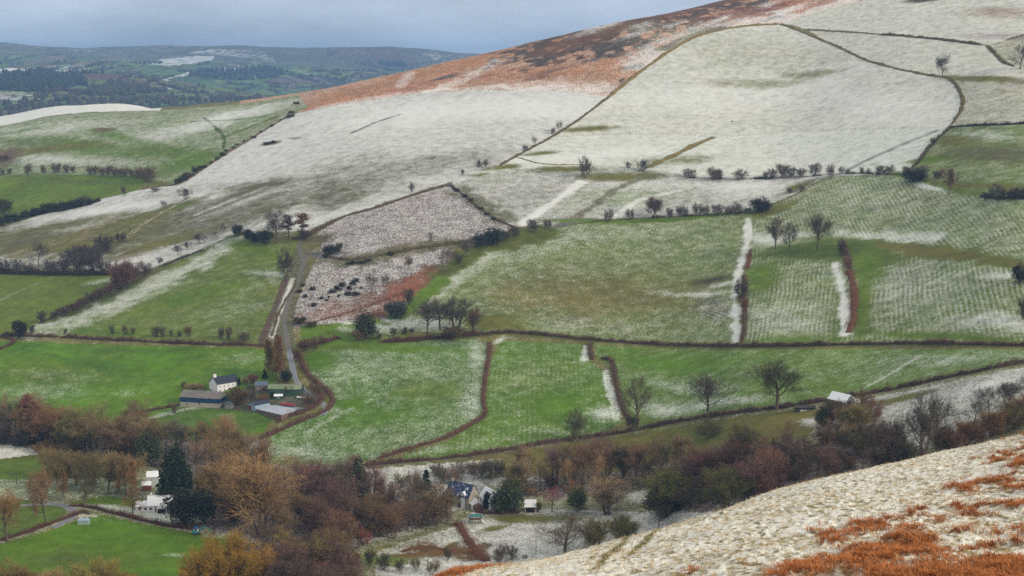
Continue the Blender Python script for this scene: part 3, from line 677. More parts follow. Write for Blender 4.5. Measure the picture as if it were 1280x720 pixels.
# ------------------------------------------------------------------ the near hillside the camera stands on
def paint_near(L):
    # tussocks: about half a metre across, snow on their tops, straw and painted-in shading on the flanks facing left and camera
    def tus(x, y):
        q = np.abs(fbm(x / 0.46, y / 0.40, 51, 2)) * 1.5
        return (1 - np.clip(q, 0, 1)) ** 1.6
    L.tus = tus(L.x, L.y)
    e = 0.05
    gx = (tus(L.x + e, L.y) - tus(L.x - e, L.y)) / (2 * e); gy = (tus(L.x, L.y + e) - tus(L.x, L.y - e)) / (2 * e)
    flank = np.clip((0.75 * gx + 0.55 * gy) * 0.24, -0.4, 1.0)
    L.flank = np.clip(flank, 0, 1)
    L.tint[:] = np.array((0.50, 0.385, 0.20))
    big = fbm(L.x / 6.0, L.y / 6.0, 57, 3)
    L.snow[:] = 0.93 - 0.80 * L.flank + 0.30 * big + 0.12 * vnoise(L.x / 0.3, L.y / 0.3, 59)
    L.grain[:] = 0.9
    k = np.clip((vnoise(L.x / 3.1, L.y / 3.1, 61) - 0.1) * 4, 0, 1)[:, None]
    L.tint += (np.array((0.28, 0.24, 0.085)) - L.tint) * k * 0.6
    # bracken
    L.brk = np.zeros(L.x.size)
    P = plan([(1290, 640), (1300, 590), (1350, 738), (1290, 560)], 20, 140)
    frond = fbm(L.x / 2.6, L.y / 2.6, 63, 4)
    frond2 = fbm(L.x / 0.7, L.y / 0.7, 67, 2)
    edge = plan(smooth_line([(900, 745), (1010, 712), (1075, 690), (1110, 662), (1150, 638), (1200, 606), (1250, 580), (1300, 558), (1400, 510)]), 20, 140)
    # signed distance to the patch's edge, measured across the slope
    d = np.full(L.x.size, 1e9); sg = np.zeros(L.x.size)
    for a, b in zip(edge[:-1], edge[1:]):
        v = b - a; l2 = float(v @ v)
        q = np.clip(((L.x - a[0]) * v[0] + (L.y - a[1]) * v[1]) / l2, 0, 1)
        dx = L.x - a[0] - q * v[0]; dy = L.y - a[1] - q * v[1]; dd = np.hypot(dx, dy)
        cr = v[0] * dy - v[1] * dx
        up = dd < d
        d[up] = dd[up]; sg[up] = -cr[up]
    depth = np.where(sg > 0, d, -d)
    L.depth = depth
    dens = np.clip(depth * 0.10 - 0.02, -1, 0.05) + frond * 0.62 + frond2 * 0.95
    L.brk = np.clip((dens - 0.16) * 3.5, 0, 1)
    low = np.clip(1 - np.hypot((L.x - P[2][0]) / 5.6, (L.y - P[2][1]) / 4.6), 0, 1)
    L.brk = np.maximum(L.brk, np.clip(low * 4, 0, 1) * np.clip(0.6 + low * 2 + frond2 * 0.8 + frond, 0, 1))
    w = L.brk
    L.tint += (np.array((0.32, 0.105, 0.032)) - L.tint) * w[:, None]
    L.snow += (0.12 - L.snow) * w * 0.9
    L.line([(540, 728), (560, 722), (600, 713), (628, 706)], 1.3, tint=(0.33, 0.13, 0.05), snow=0.05, raw=True, ragged=1.2)
    L.brk = np.maximum(L.brk, np.clip((L.tint[:, 0] - L.tint[:, 1] - 0.14) * 12, 0, 1))
    L.line([(742, 714), (760, 698), (775, 684), (790, 670)], 0.2, tint=(0.2, 0.18, 0.06), snow=0.15, ragged=1.2)
    L.line([(788, 698), (800, 686), (812, 674), (822, 664)], 0.2, tint=(0.2, 0.18, 0.06), snow=0.15, ragged=1.2)
    L.line([(700, 716), (745, 700), (790, 688)], 0.25, tint=(0.17, 0.14, 0.035), dsnow=-0.3, ragged=0.9)
    L.blob((690, 706), 28, 9, -10, snow=1.1); L.blob((1010, 660), 30, 5, -20, snow=1.1); L.blob((1215, 600), 26, 6, -20, snow=1.0)


def bump_near(L, X, Y):
    x, y = L.x, L.y
    fade = np.clip((170 - y) / 60, 0, 1)
    b = 0.11 * L.tus + 0.07 * fbm(x / 0.30, y / 0.26, 71, 2) + 0.20 * fbm(x / 3.0, y / 2.0, 73, 2)
    b = b + L.brk * 0.16 * (0.6 + fbm(x / 0.25, y / 0.25, 75, 2) * 1.6)
    return fade * b


M_NEAR = land_material('snowy_moor_grass', fine=5.0, snow_c=(0.84, 0.81, 0.71), bump=0.5, lo=0.05, hi=1.0, cover=0.92)
a_near = np.concatenate([np.linspace(-2600, 380, 50)[:-1], np.linspace(380, 1400, 900), np.linspace(1400, 4500, 60)[1:]])
Y_near = np.concatenate([np.exp(np.linspace(math.log(3), math.log(26), 50))[:-1], np.exp(np.linspace(math.log(26), math.log(116), 880))[:-1], np.exp(np.linspace(math.log(116), math.log(151), 24))])
NEAR = {}


def _paint_near(L):
    paint_near(L); NEAR['L'] = L


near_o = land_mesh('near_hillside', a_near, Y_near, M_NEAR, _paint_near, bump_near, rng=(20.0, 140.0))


# tufts standing out of the snow: dry moor grass and bracken, far too many to count
def tufts(name, mat, sel_w, n, size, spread, blades, colour, seed, upright=0.6):
    rs = np.random.RandomState(seed)
    me = near_o.data
    co = np.empty(len(me.vertices) * 3, np.float32); me.vertices.foreach_get('co', co); co = co.reshape(-1, 3)
    infr = (co[:, 1] > 27) & (co[:, 1] < 112) & (np.abs(co[:, 0] / co[:, 1]) < 0.40)
    w = sel_w * infr * co[:, 1] ** 1.0
    idx = rs.choice(len(co), n, p=w / w.sum())
    base = co[idx] + rs.normal(0, 0.03, (n, 3)) * (1, 1, 0)
    base = np.repeat(base, blades, 0); m = len(base)
    ang = rs.uniform(0, 2 * np.pi, m); tilt = np.abs(rs.normal(0, 1, m)) * (1 - upright) + 0.15
    ln = size * rs.uniform(0.5, 1.25, m)
    d = np.stack([np.cos(ang) * np.sin(tilt), np.sin(ang) * np.sin(tilt), np.cos(tilt)], 1)
    root = base + np.stack([np.cos(ang), np.sin(ang), np.zeros(m)], 1) * rs.uniform(0, spread, m)[:, None]
    mid = root + d * ln[:, None] * 0.6
    tip = root + d * ln[:, None] + np.stack([np.cos(ang), np.sin(ang), -0.5 * np.ones(m)], 1) * ln[:, None] * 0.28
    side = np.stack([-np.sin(ang), np.cos(ang), np.zeros(m)], 1) * (size * 0.05) * rs.uniform(0.6, 1.4, m)[:, None]
    V = np.stack([root - side, root + side, mid + side * 0.9, mid - side * 0.9, tip], 1).reshape(-1, 3)
    i = np.arange(m)[:, None] * 5
    q = np.concatenate([i + np.array([[0, 1, 2]]), i + np.array([[0, 2, 3]]), i + np.array([[3, 2, 4]])], 0)
    o = mesh_obj(name, V, q, mat)
    tag(o, kind='stuff')
    return o


def blade_mat(name, c1, c2):
    n = NT(name)
    g = n.add('ShaderNodeNewGeometry')
    f = n.noise(n.obj_coord(), 1.1, 3)
    k = n.math('ADD', n.math('MULTIPLY', g.outputs['Random Per Island'], 0.6), n.math('MULTIPLY', f, 0.5))
    n.link(n.mix(k, c1, c2), n.b.inputs['Base Color'])
    return n.m


_L = NEAR['L']
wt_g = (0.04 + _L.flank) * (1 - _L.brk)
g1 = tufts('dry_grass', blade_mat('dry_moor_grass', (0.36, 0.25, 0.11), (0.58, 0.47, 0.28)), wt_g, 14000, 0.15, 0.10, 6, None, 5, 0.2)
wt_b = _L.brk ** 1.5
g2 = tufts('bracken', blade_mat('dead_bracken', (0.17, 0.055, 0.022), (0.56, 0.20, 0.06)), wt_b, 17000, 0.15, 0.2, 7, None, 6, 0.1)


# ------------------------------------------------------------------ distant hills across the far valley
def paint_far(L):
    rs = np.random.RandomState(4)
    n = 2600
    ph = rs.uniform(-0.62, 0.35, n); yy = np.exp(rs.uniform(math.log(2300), math.log(10000), n)); px = ph * yy * 0.9
    d1 = np.full(L.x.size, 1e9); d2 = d1.copy(); who = np.zeros(L.x.size, int)
    wx = L.x + 40 * fbm(L.x / 300, L.y / 300, 91, 2); wy = L.y + 40 * fbm(L.x / 300, L.y / 300, 93, 2)
    for s in range(0, L.x.size, 20000):
        sl = slice(s, s + 20000)
        dd = (wx[sl, None] - px[None]) ** 2 + ((wy[sl, None] - yy[None]) * 0.55) ** 2
        o = np.argpartition(dd, 1, 1)[:, :2]; r = np.arange(len(o)); a = dd[r, o[:, 0]]; b = dd[r, o[:, 1]]
        sw = a > b
        who[sl] = np.where(sw, o[:, 1], o[:, 0]); d1[sl] = np.sqrt(np.minimum(a, b)); d2[sl] = np.sqrt(np.maximum(a, b))
    pal = np.array([(0.10, 0.18, 0.03), (0.13, 0.20, 0.025), (0.16, 0.18, 0.05), (0.20, 0.17, 0.085), (0.085, 0.125, 0.04), (0.15, 0.115, 0.085)])
    L.tint[:] = pal[rs.choice(6, n, p=[0.28, 0.26, 0.2, 0.1, 0.1, 0.06])][who]
    high = np.clip((L.y - 5600) / 2400, 0, 1)
    L.snow[:] = np.clip(rs.normal(0.04, 0.10, n), 0, 0.4)[who] + high * 0.10 * (1 + 2 * fbm(L.x / 500, L.y / 500, 95, 3))
    moor = np.clip((L.y - 7300) / 800, 0, 1)
    L.tint += (np.array((0.15, 0.135, 0.075)) - L.tint) * moor[:, None]
    hedge = np.clip(1 - (d2 - d1) / 16.0, 0, 1)
    L.tint += (np.array((0.035, 0.032, 0.022)) - L.tint) * hedge[:, None]; L.snow *= 1 - hedge * 0.7
    f, ln, bl = L.field, L.line, L.blob
    f([(186, 80), (200, 75), (222, 72), (245, 70), (268, 70), (262, 76), (240, 79), (215, 82)], snow=0.75, tint=MID)
    f([(235, 66), (268, 61), (330, 64), (345, 76), (300, 72), (268, 68)], snow=0.55)
    f([(255, 88), (280, 85), (296, 85), (294, 88), (258, 90)], snow=0.8)
    f([(190, 111), (215, 107), (222, 110), (200, 114)], snow=0.5)
    f([(-40, 88), (12, 85), (46, 87), (44, 91), (-40, 92)], snow=0.95)
    f([(-40, 118), (30, 113), (50, 118), (60, 128), (-40, 132)], snow=0.45)
    f([(50, 84), (100, 80), (115, 86), (80, 90)], snow=0.45)
    ln([(200, 100), (225, 95), (240, 90)], 14, snow=0.7); ln([(330, 84), (355, 86), (380, 90)], 10, snow=0.8)
    bl((70, 92), 60, 4, 4, tint=(0.13, 0.06, 0.045), snow=0.1); bl((120, 97), 40, 5, 12, tint=(0.12, 0.07, 0.05), snow=0.05); bl((130, 92), 30, 3, 8, tint=(0.13, 0.075, 0.05))
    bl((480, 82), 50, 4, 8, tint=(0.11, 0.06, 0.05)); bl((400, 76), 70, 5, 6, tint=(0.10, 0.09, 0.05), snow=0.1)


M_FAR = land_material('distant_farmland', fine=0.02, snow_c=(0.72, 0.73, 0.74), bump=0.0, lo=0.2, hi=0.9)
a_far = np.concatenate([np.linspace(-1400, -120, 60)[:-1], np.linspace(-120, 620, 330), np.linspace(620, 2600, 80)[1:]])
Y_far = np.concatenate([np.linspace(2100, 9300, 330)[:-1], np.linspace(9300, 15000, 30)])
land_mesh('hills', a_far, Y_far, M_FAR, paint_far, rng=(2300.0, 9400.0))
# outskirts of the near hills, so that the ground does not end just outside the frame
a_w = np.linspace(-1900, -170, 60); Y_w = np.concatenate([np.linspace(150, 2100, 120)])
land_mesh('valley_side', a_w, Y_w, M_LAND); land_mesh('valley_side', np.linspace(1450, 3200, 60), Y_w, M_LAND)


def distant_trees(name, px_poly, n, h, seed, mat, conif=False, lines=None):
    rs = np.random.RandomState(seed)
    if px_poly is not None:
        P = np.array(px_poly, float); lo = P.min(0); hi = P.max(0); pts = []
        while len(pts) < n:
            q = lo + rs.rand(2) * (hi - lo); ins = False
            for a, b in zip(P, np.roll(P, -1, 0)):
                if (a[1] > q[1]) != (b[1] > q[1]) and q[0] < (b[0] - a[0]) * (q[1] - a[1]) / (b[1] - a[1]) + a[0]: ins = not ins
            if ins: pts.append(q)
    else:
        pts = []
        for (x0, y0, x1, y1) in lines:
            for t in np.linspace(0, 1, max(2, int(math.hypot(x1 - x0, y1 - y0) / 2.2))):
                if rs.rand() < 0.75: pts.append((x0 + (x1 - x0) * t + rs.normal(0, 0.6), y0 + (y1 - y0) * t + rs.normal(0, 0.3)))
    W = survey(pts, 2300, 9400, 500)
    V = []; Fc = []
    for p in W:
        hh = h * rs.uniform(0.6, 1.3); r = hh * (0.28 if conif else 0.5); k = 6; b = len(V)
        rings = ((0.0, 0.7), (0.15, 1.0), (0.55, 0.6 if conif else 0.95), (0.85, 0.22 if conif else 0.55))
        for (zz, rr) in rings:
            for i in range(k):
                a = i * 2 * math.pi / k + rs.rand() * 0.5; q = r * rr * rs.uniform(0.75, 1.2)
                V.append((p[0] + q * math.cos(a), p[1] + q * math.sin(a), p[2] + hh * zz))
        V.append((p[0], p[1], p[2] + hh))
        for j in range(3):
            for i in range(k):
                Fc.append((b + j * k + i, b + j * k + (i + 1) % k, b + (j + 1) * k + (i + 1) % k, b + (j + 1) * k + i))
        for i in range(k): Fc.append((b + 3 * k + i, b + 3 * k + (i + 1) % k, b + 4 * k))
    return tag(mesh_obj(name, V, Fc, mat), kind='stuff')


M_DW = plain('distant_wood', (0.030, 0.036, 0.030), var=0.3, scale=0.02); M_DW2 = plain('distant_bare_wood', (0.055, 0.046, 0.034), var=0.3, scale=0.02)
distant_trees('distant_conifer_wood', [(-40, 95), (20, 94), (60, 92), (105, 100), (112, 108), (70, 114), (-40, 113)], 480, 22, 1, M_DW, True)
distant_trees('distant_hillside_wood', [(232, 96), (250, 88), (290, 88), (330, 84), (362, 90), (345, 98), (300, 101)], 400, 20, 2, M_DW, True)
distant_trees('distant_valley_wood', [(110, 112), (150, 104), (185, 108), (190, 116), (150, 120), (110, 120)], 110, 14, 3, M_DW2)
distant_trees('distant_valley_wood', [(-30, 130), (60, 124), (200, 124), (330, 122), (330, 128), (200, 132), (60, 140), (-30, 150)], 190, 13, 4, M_DW2)
distant_trees('distant_ridge_wood', [(470, 78), (500, 80), (510, 84), (485, 83)], 90, 24, 8, M_DW, True)
_rs = np.random.RandomState(9); _ls = []
for _ in range(110):
    x, y = _rs.uniform(-20, 560), _rs.uniform(78, 130); l = _rs.uniform(10, 45); a = _rs.choice([0.05, 0.12, -0.15, -0.5, 0.5]); _ls.append((x, y, x + l, y + l * a * 0.5))
distant_trees('distant_hedgerow_trees', None, 0, 11, 5, M_DW2, lines=_ls)

# ------------------------------------------------------------------ air
hz = NT('haze_air')
hz.n.remove(hz.b)
pv = hz.n.new('ShaderNodeVolumePrincipled'); pv.inputs['Density'].default_value = 1.0e-4; pv.inputs['Color'].default_value = (0.30, 0.54, 0.90, 1); pv.inputs['Anisotropy'].default_value = 0.0
hz.link(pv.outputs[0], hz.n['Material Output'].inputs['Volume'])
x0, x1, y0, y1, z0, z1 = -15000, 15000, -60, 15500, -700, 260
hb = mesh_obj('haze', [(x, y, z) for x in (x0, x1) for y in (y0, y1) for z in (z0, z1)], [(0, 1, 3, 2), (4, 6, 7, 5), (0, 4, 5, 1), (2, 3, 7, 6), (0, 2, 6, 4), (1, 5, 7, 3)], hz.m)
tag(hb, kind='stuff')
# ------------------------------------------------------------------ plants
def twig_mat(name, lo=0.62, hi=1.35, rough=0.9, mottle=0.0):
    """Colour comes from the object, broken up twig by twig."""
    n = NT(name)
    oi = n.add('ShaderNodeObjectInfo'); g = n.add('ShaderNodeNewGeometry')
    k = n.math('MULTIPLY_ADD', g.outputs['Random Per Island'], hi - lo, lo)
    k = n.math('MULTIPLY', k, n.math('MULTIPLY_ADD', n.noise(n.obj_coord(), 0.35, 3), 0.9, 0.55))
    sc = n.add('ShaderNodeVectorMath', operation='SCALE'); n.link(oi.outputs['Color'], sc.inputs[0]); n.link(k, sc.inputs['Scale'])
    warm = n.mix(n.math('MULTIPLY', n.noise(n.obj_coord(), 0.55, 2), 0.5), sc.outputs[0], n.mix(1.0, sc.outputs[0], (1.25, 0.92, 0.72), 'MULTIPLY'))
    if mottle:      # runs of straw and dead leaf among the stems
        warm = n.mix(n.math('MULTIPLY', n.ramp(n.noise(n.obj_coord(), 0.22, 4, 0.65), 0.50, 0.66), mottle), warm, n.mix(g.outputs['Random Per Island'], (0.10, 0.045, 0.025), (0.32, 0.20, 0.085)))
    n.link(warm, n.b.inputs['Base Color']); n.b.inputs['Roughness'].default_value = rough
    return n.m


M_TWIG = twig_mat('bare_twigs')
M_LEAF = twig_mat('evergreen_leaves', 0.45, 1.5, 0.75)
M_BARK = twig_mat('bark', 0.8, 1.15)
M_HEDGE = twig_mat('hedge_twigs', 0.5, 1.9, mottle=0.75)
M_STEMS = twig_mat('hedge_stems', 0.4, 0.7)


def perp(d):
    a = np.array((0.0, 0, 1)) if abs(d[2]) < 0.9 else np.array((1.0, 0, 0))
    u = np.cross(d, a); u /= np.linalg.norm(u)
    return u, np.cross(d, u)


class Plant:
    def __init__(self, seed):
        self.rs = np.random.RandomState(seed)
        self.V = []; self.Fq = []; self.T = []          # limbs; twigs as (root, tip, width)

    def tube(self, P, r, sides=5):
        b = len(self.V)
        for i, p in enumerate(P):
            d = P[min(i + 1, len(P) - 1)] - P[max(i - 1, 0)]; d = d / (np.linalg.norm(d) + 1e-9)
            u, v = perp(d)
            for k in range(sides):
                a = 2 * math.pi * k / sides
                self.V.append(p + (u * math.cos(a) + v * math.sin(a)) * r[i])
        for i in range(len(P) - 1):
            for k in range(sides):
                self.Fq.append((b + i * sides + k, b + i * sides + (k + 1) % sides, b + (i + 1) * sides + (k + 1) % sides, b + (i + 1) * sides + k))

    def branch(self, p, d, L, r, lvl, cfg):
        rs = self.rs; n = 5 if lvl == 0 else 4
        P = [p]; dd = d.copy()
        for i in range(n):
            dd = dd + rs.normal(0, cfg['wander'][lvl], 3) + np.array((0, 0, cfg['up'][lvl]))
            dd /= np.linalg.norm(dd)
            P.append(P[-1] + dd * L / n)
        rr = r * np.linspace(1, 0.45 if lvl == 0 else 0.3, n + 1)
        self.tube(P, rr, 6 if lvl == 0 else (4 if lvl == 1 else 3))
        P = np.array(P)
        last = lvl == len(cfg['n']) - 1
        cnt = cfg['n'][lvl]
        for j in range(cnt):
            t = cfg['from'][lvl] + (1 - cfg['from'][lvl]) * (j + rs.rand()) / cnt
            s = min(t * n, n - 0.001); i = int(s); q = P[i] + (P[i + 1] - P[i]) * (s - i)
            ax = P[i + 1] - P[i]; ax /= np.linalg.norm(ax)
            u, v = perp(ax); az = j * 2.4 + rs.uniform(-0.6, 0.6)
            an = R(cfg['angle'][lvl] * rs.uniform(0.7, 1.25)) * (1 - 0.35 * t)
            nd = ax * math.cos(an) + (u * math.cos(az) + v * math.sin(az)) * math.sin(an)
            if last:
                nd = nd + np.array((0, 0, cfg.get('twig_up', 0.15))); nd /= np.linalg.norm(nd)
                l = cfg['twig'] * rs.uniform(0.5, 1.3)
                tip = q + nd * l
                self.T.append((q, tip, cfg['tw']))
                for _ in range(cfg.get('sub', 2)):
                    f = rs.uniform(0.2, 0.9); m = q + (tip - q) * f
                    n2 = nd + rs.normal(0, 0.55, 3); n2 /= np.linalg.norm(n2)
                    self.T.append((m, m + n2 * l * rs.uniform(0.4, 0.8), cfg['tw'] * 0.75))
            else:
                self.branch(q, nd, L * cfg['ratio'][lvl] * rs.uniform(0.75, 1.2) * (1 - cfg.get('taper', 0.35) * t), max(r * 0.42 * (1 - 0.4 * t), 0.012), lvl + 1, cfg)

    def twig_mesh(self):
        T = self.T; n = len(T)
        a = np.array([t[0] for t in T]); b = np.array([t[1] for t in T]); w = np.array([t[2] for t in T])
        d = b - a
        s = np.cross(d, self.rs.normal(0, 1, (n, 3))); s /= np.linalg.norm(s, axis=1)[:, None] + 1e-9
        V = np.stack([a - s * w[:, None] / 2, a + s * w[:, None] / 2, b], 1).reshape(-1, 3)
        return V, np.arange(3 * n).reshape(n, 3)


def make_tree(kind, seed, cfg, trunks=1, lean=0.08, spread=0.0):
    """Returns an Empty with a trunk and a crown, one unit high once scaled; kept aside as the first of its kind."""
    p = Plant(seed); rs = p.rs
    for k in range(trunks):
        d = np.array((rs.normal(0, lean), rs.normal(0, lean), 1.0))
        off = np.zeros(3)
        if trunks > 1:
            a = k * 2 * math.pi / trunks + rs.rand(); d += np.array((math.cos(a), math.sin(a), 0)) * spread * rs.uniform(0.4, 1.2)
            off = np.array((math.cos(a), math.sin(a), 0)) * cfg['h'] * 0.02 * rs.uniform(0, 2)
        d /= np.linalg.norm(d)
        p.branch(off + np.array((0, 0, -0.3)), d, cfg['h'] * cfg['trunk'] * rs.uniform(0.85, 1.1), cfg['r'], 0, cfg)
    TV, TF = p.twig_mesh()
    V = np.array(p.V)
    top = np.percentile(TV[:, 2], 99.5); sc = 1.0 / top
    wid = np.percentile(np.hypot(TV[:, 0], TV[:, 1]), 95) * sc * 2
    root = empty(kind, (0, 0, 0))
    t = mesh_obj('trunk', V * sc, np.array(p.Fq), M_BARK, root, smooth=True)
    c = mesh_obj('crown', TV * sc, TF, M_TWIG, root)
    root['w'] = wid
    return root


def make_leafy(kind, seed, shape, n, leaf, mat=None):
    """Evergreens: leaf sprays through the crown's volume, thinner at the rim, on a short trunk."""
    rs = np.random.RandomState(seed)
    P = Plant(seed); pts = []; nrm = []
    if shape == 'spruce':
        P.tube([np.array((0, 0, -0.03)), np.array((0.0, 0, 0.5)), np.array((0, 0, 0.97))], [0.022, 0.014, 0.004], 6)
        tiers = 15
        for i in range(tiers):
            z = 0.08 + 0.88 * (i / tiers) ** 0.95; rad = 0.25 * (1 - z) ** 0.85 * rs.uniform(0.85, 1.15) + 0.012
            for k in range(int(9 - 4 * z)):
                a = rs.rand() * 6.283; m = int(n / tiers / 8)
                t = rs.rand(m) ** 0.7; q = rad * t * rs.uniform(0.85, 1.1)
                pts.append(np.stack([np.cos(a) * q + rs.normal(0, 0.010, m), np.sin(a) * q + rs.normal(0, 0.010, m), z - t * rad * 0.35 + rs.normal(0, 0.010, m)], 1))
                nrm.append(np.tile((math.cos(a), math.sin(a), -0.3), (m, 1)))
    else:
        lobes = {'yew': [(0, 0, .5, .40, .48)] + [(rs.uniform(-.25, .25), rs.uniform(-.25, .25), rs.uniform(.3, .72), rs.uniform(.16, .25), rs.uniform(.18, .25)) for _ in range(9)],
                 'gorse': [(rs.uniform(-.45, .45), rs.uniform(-.3, .3), rs.uniform(.15, .4), rs.uniform(.12, .3), rs.uniform(.2, .5)) for _ in range(7)],
             'cypress': [(0, 0, .62, .16, .38), (-.10, .03, .42, .17, .36), (.13, -.04, .36, .17, .33), (.04, .1, .3, .2, .27), (-.05, -.1, .25, .2, .24)] + [(rs.uniform(-.17, .17), rs.uniform(-.15, .15), rs.uniform(.15, .55), .12, .18) for _ in range(5)],
                 'column': [(0, 0, .5, .2, .5), (0.03, 0, .3, .2, .3), (-.03, .02, .6, .15, .34)],
                 'pine': [(.05, 0, .88, .2, .1), (-.13, .05, .75, .17, .09), (.16, -.05, .68, .16, .08), (-.05, -.1, .6, .16, .08), (.08, .1, .5, .15, .07), (-.1, 0, .42, .12, .06)]}[shape]
        P.tube([np.array((0, 0, -0.03)), np.array((0.01, 0, 0.4)), np.array((0, 0, 0.85))], [0.03, 0.02, 0.006], 6)
        for (x, y, z, r, h) in lobes:
            m = int(n * r * r * h / sum(l[3] ** 2 * l[4] for l in lobes)) + 20
            v = rs.normal(0, 1, (m, 3)); v /= np.linalg.norm(v, axis=1)[:, None]
            rad = rs.rand(m) ** 0.45 * (1 + 0.5 * fbm(v[:, 0] * 2.3 + x * 9, v[:, 2] * 2.3 + v[:, 1] * 2, seed, 3))
            pts.append(np.stack([x + v[:, 0] * r * rad, y + v[:, 1] * r * rad, z + v[:, 2] * h * rad], 1)); nrm.append(v)
    A = np.concatenate(pts); N = np.concatenate(nrm); keep = A[:, 2] > 0.015; A = A[keep]; N = N[keep]; m = len(A)
    d = N + rs.normal(0, 0.6, (m, 3)) + np.array((0, 0, 0.1)); d /= np.linalg.norm(d, axis=1)[:, None]
    s = np.cross(d, rs.normal(0, 1, (m, 3))); s /= np.linalg.norm(s, axis=1)[:, None]
    l = leaf * rs.uniform(0.6, 1.4, m)[:, None]
    V = np.stack([A - d * l * 0.5, A + s * l * 0.32, A + d * l * 0.6, A - s * l * 0.32], 1).reshape(-1, 3)
    root = empty(kind, (0, 0, 0))
    mesh_obj('trunk', np.array(P.V), np.array(P.Fq), M_BARK, root, smooth=True)
    mesh_obj('crown', V, np.arange(4 * m).reshape(m, 4), mat or M_LEAF, root)
    root['w'] = float(np.percentile(np.hypot(A[:, 0], A[:, 1]), 97) * 2)
    return root


OAK = dict(h=15, trunk=0.58, r=0.40, n=[10, 7, 6, 7], ratio=[0.78, 0.62, 0.6], angle=[60, 50, 48, 44], wander=[0.07, 0.15, 0.2, 0.2], up=[0.02, 0.09, 0.05, 0.04], **{'from': [0.36, 0.22, 0.15, 0.1]}, twig=1.15, tw=0.055, sub=3, taper=0.25)
ASH = dict(h=16, trunk=0.74, r=0.32, n=[11, 7, 6, 6], ratio=[0.58, 0.60, 0.6], angle=[46, 42, 42, 36], wander=[0.06, 0.10, 0.15, 0.2], up=[0.03, 0.15, 0.12, 0.08], **{'from': [0.26, 0.2, 0.15, 0.1]}, twig=1.15, tw=0.05, sub=3, taper=0.3)
WOOD = dict(h=16, trunk=0.82, r=0.20, n=[12, 7, 7], ratio=[0.46, 0.6], angle=[48, 44, 40], wander=[0.05, 0.12, 0.2], up=[0.02, 0.16, 0.1], **{'from': [0.26, 0.12, 0.08]}, twig=1.5, tw=0.05, sub=3)
BUSH = dict(h=4.5, trunk=0.75, r=0.05, n=[6, 5, 7], ratio=[0.6, 0.58], angle=[46, 44, 42], wander=[0.1, 0.16, 0.2], up=[0.04, 0.07, 0.05], **{'from': [0.12, 0.1, 0.1]}, twig=0.6, tw=0.045, sub=4)
WILLOW = dict(h=9, trunk=0.62, r=0.12, n=[9, 7, 9], ratio=[0.66, 0.62], angle=[44, 38, 32], wander=[0.08, 0.12, 0.15], up=[0.03, 0.13, 0.1], **{'from': [0.08, 0.1, 0.1]}, twig=1.2, tw=0.055, sub=4)
LARCH = dict(h=18, trunk=0.97, r=0.24, n=[46, 8, 6], ratio=[0.24, 0.5], angle=[80, 50, 50], wander=[0.015, 0.10, 0.2], up=[0.0, 0.03, 0.0], **{'from': [0.14, 0.2, 0.1]}, twig=0.9, tw=0.08, sub=3, taper=0.8)
POLLARD = dict(h=16, trunk=0.66, r=0.34, n=[11, 7, 8], ratio=[0.6, 0.6], angle=[44, 38, 32], wander=[0.07, 0.10, 0.15], up=[0.03, 0.14, 0.12], **{'from': [0.22, 0.12, 0.1]}, twig=1.5, tw=0.06, sub=4)

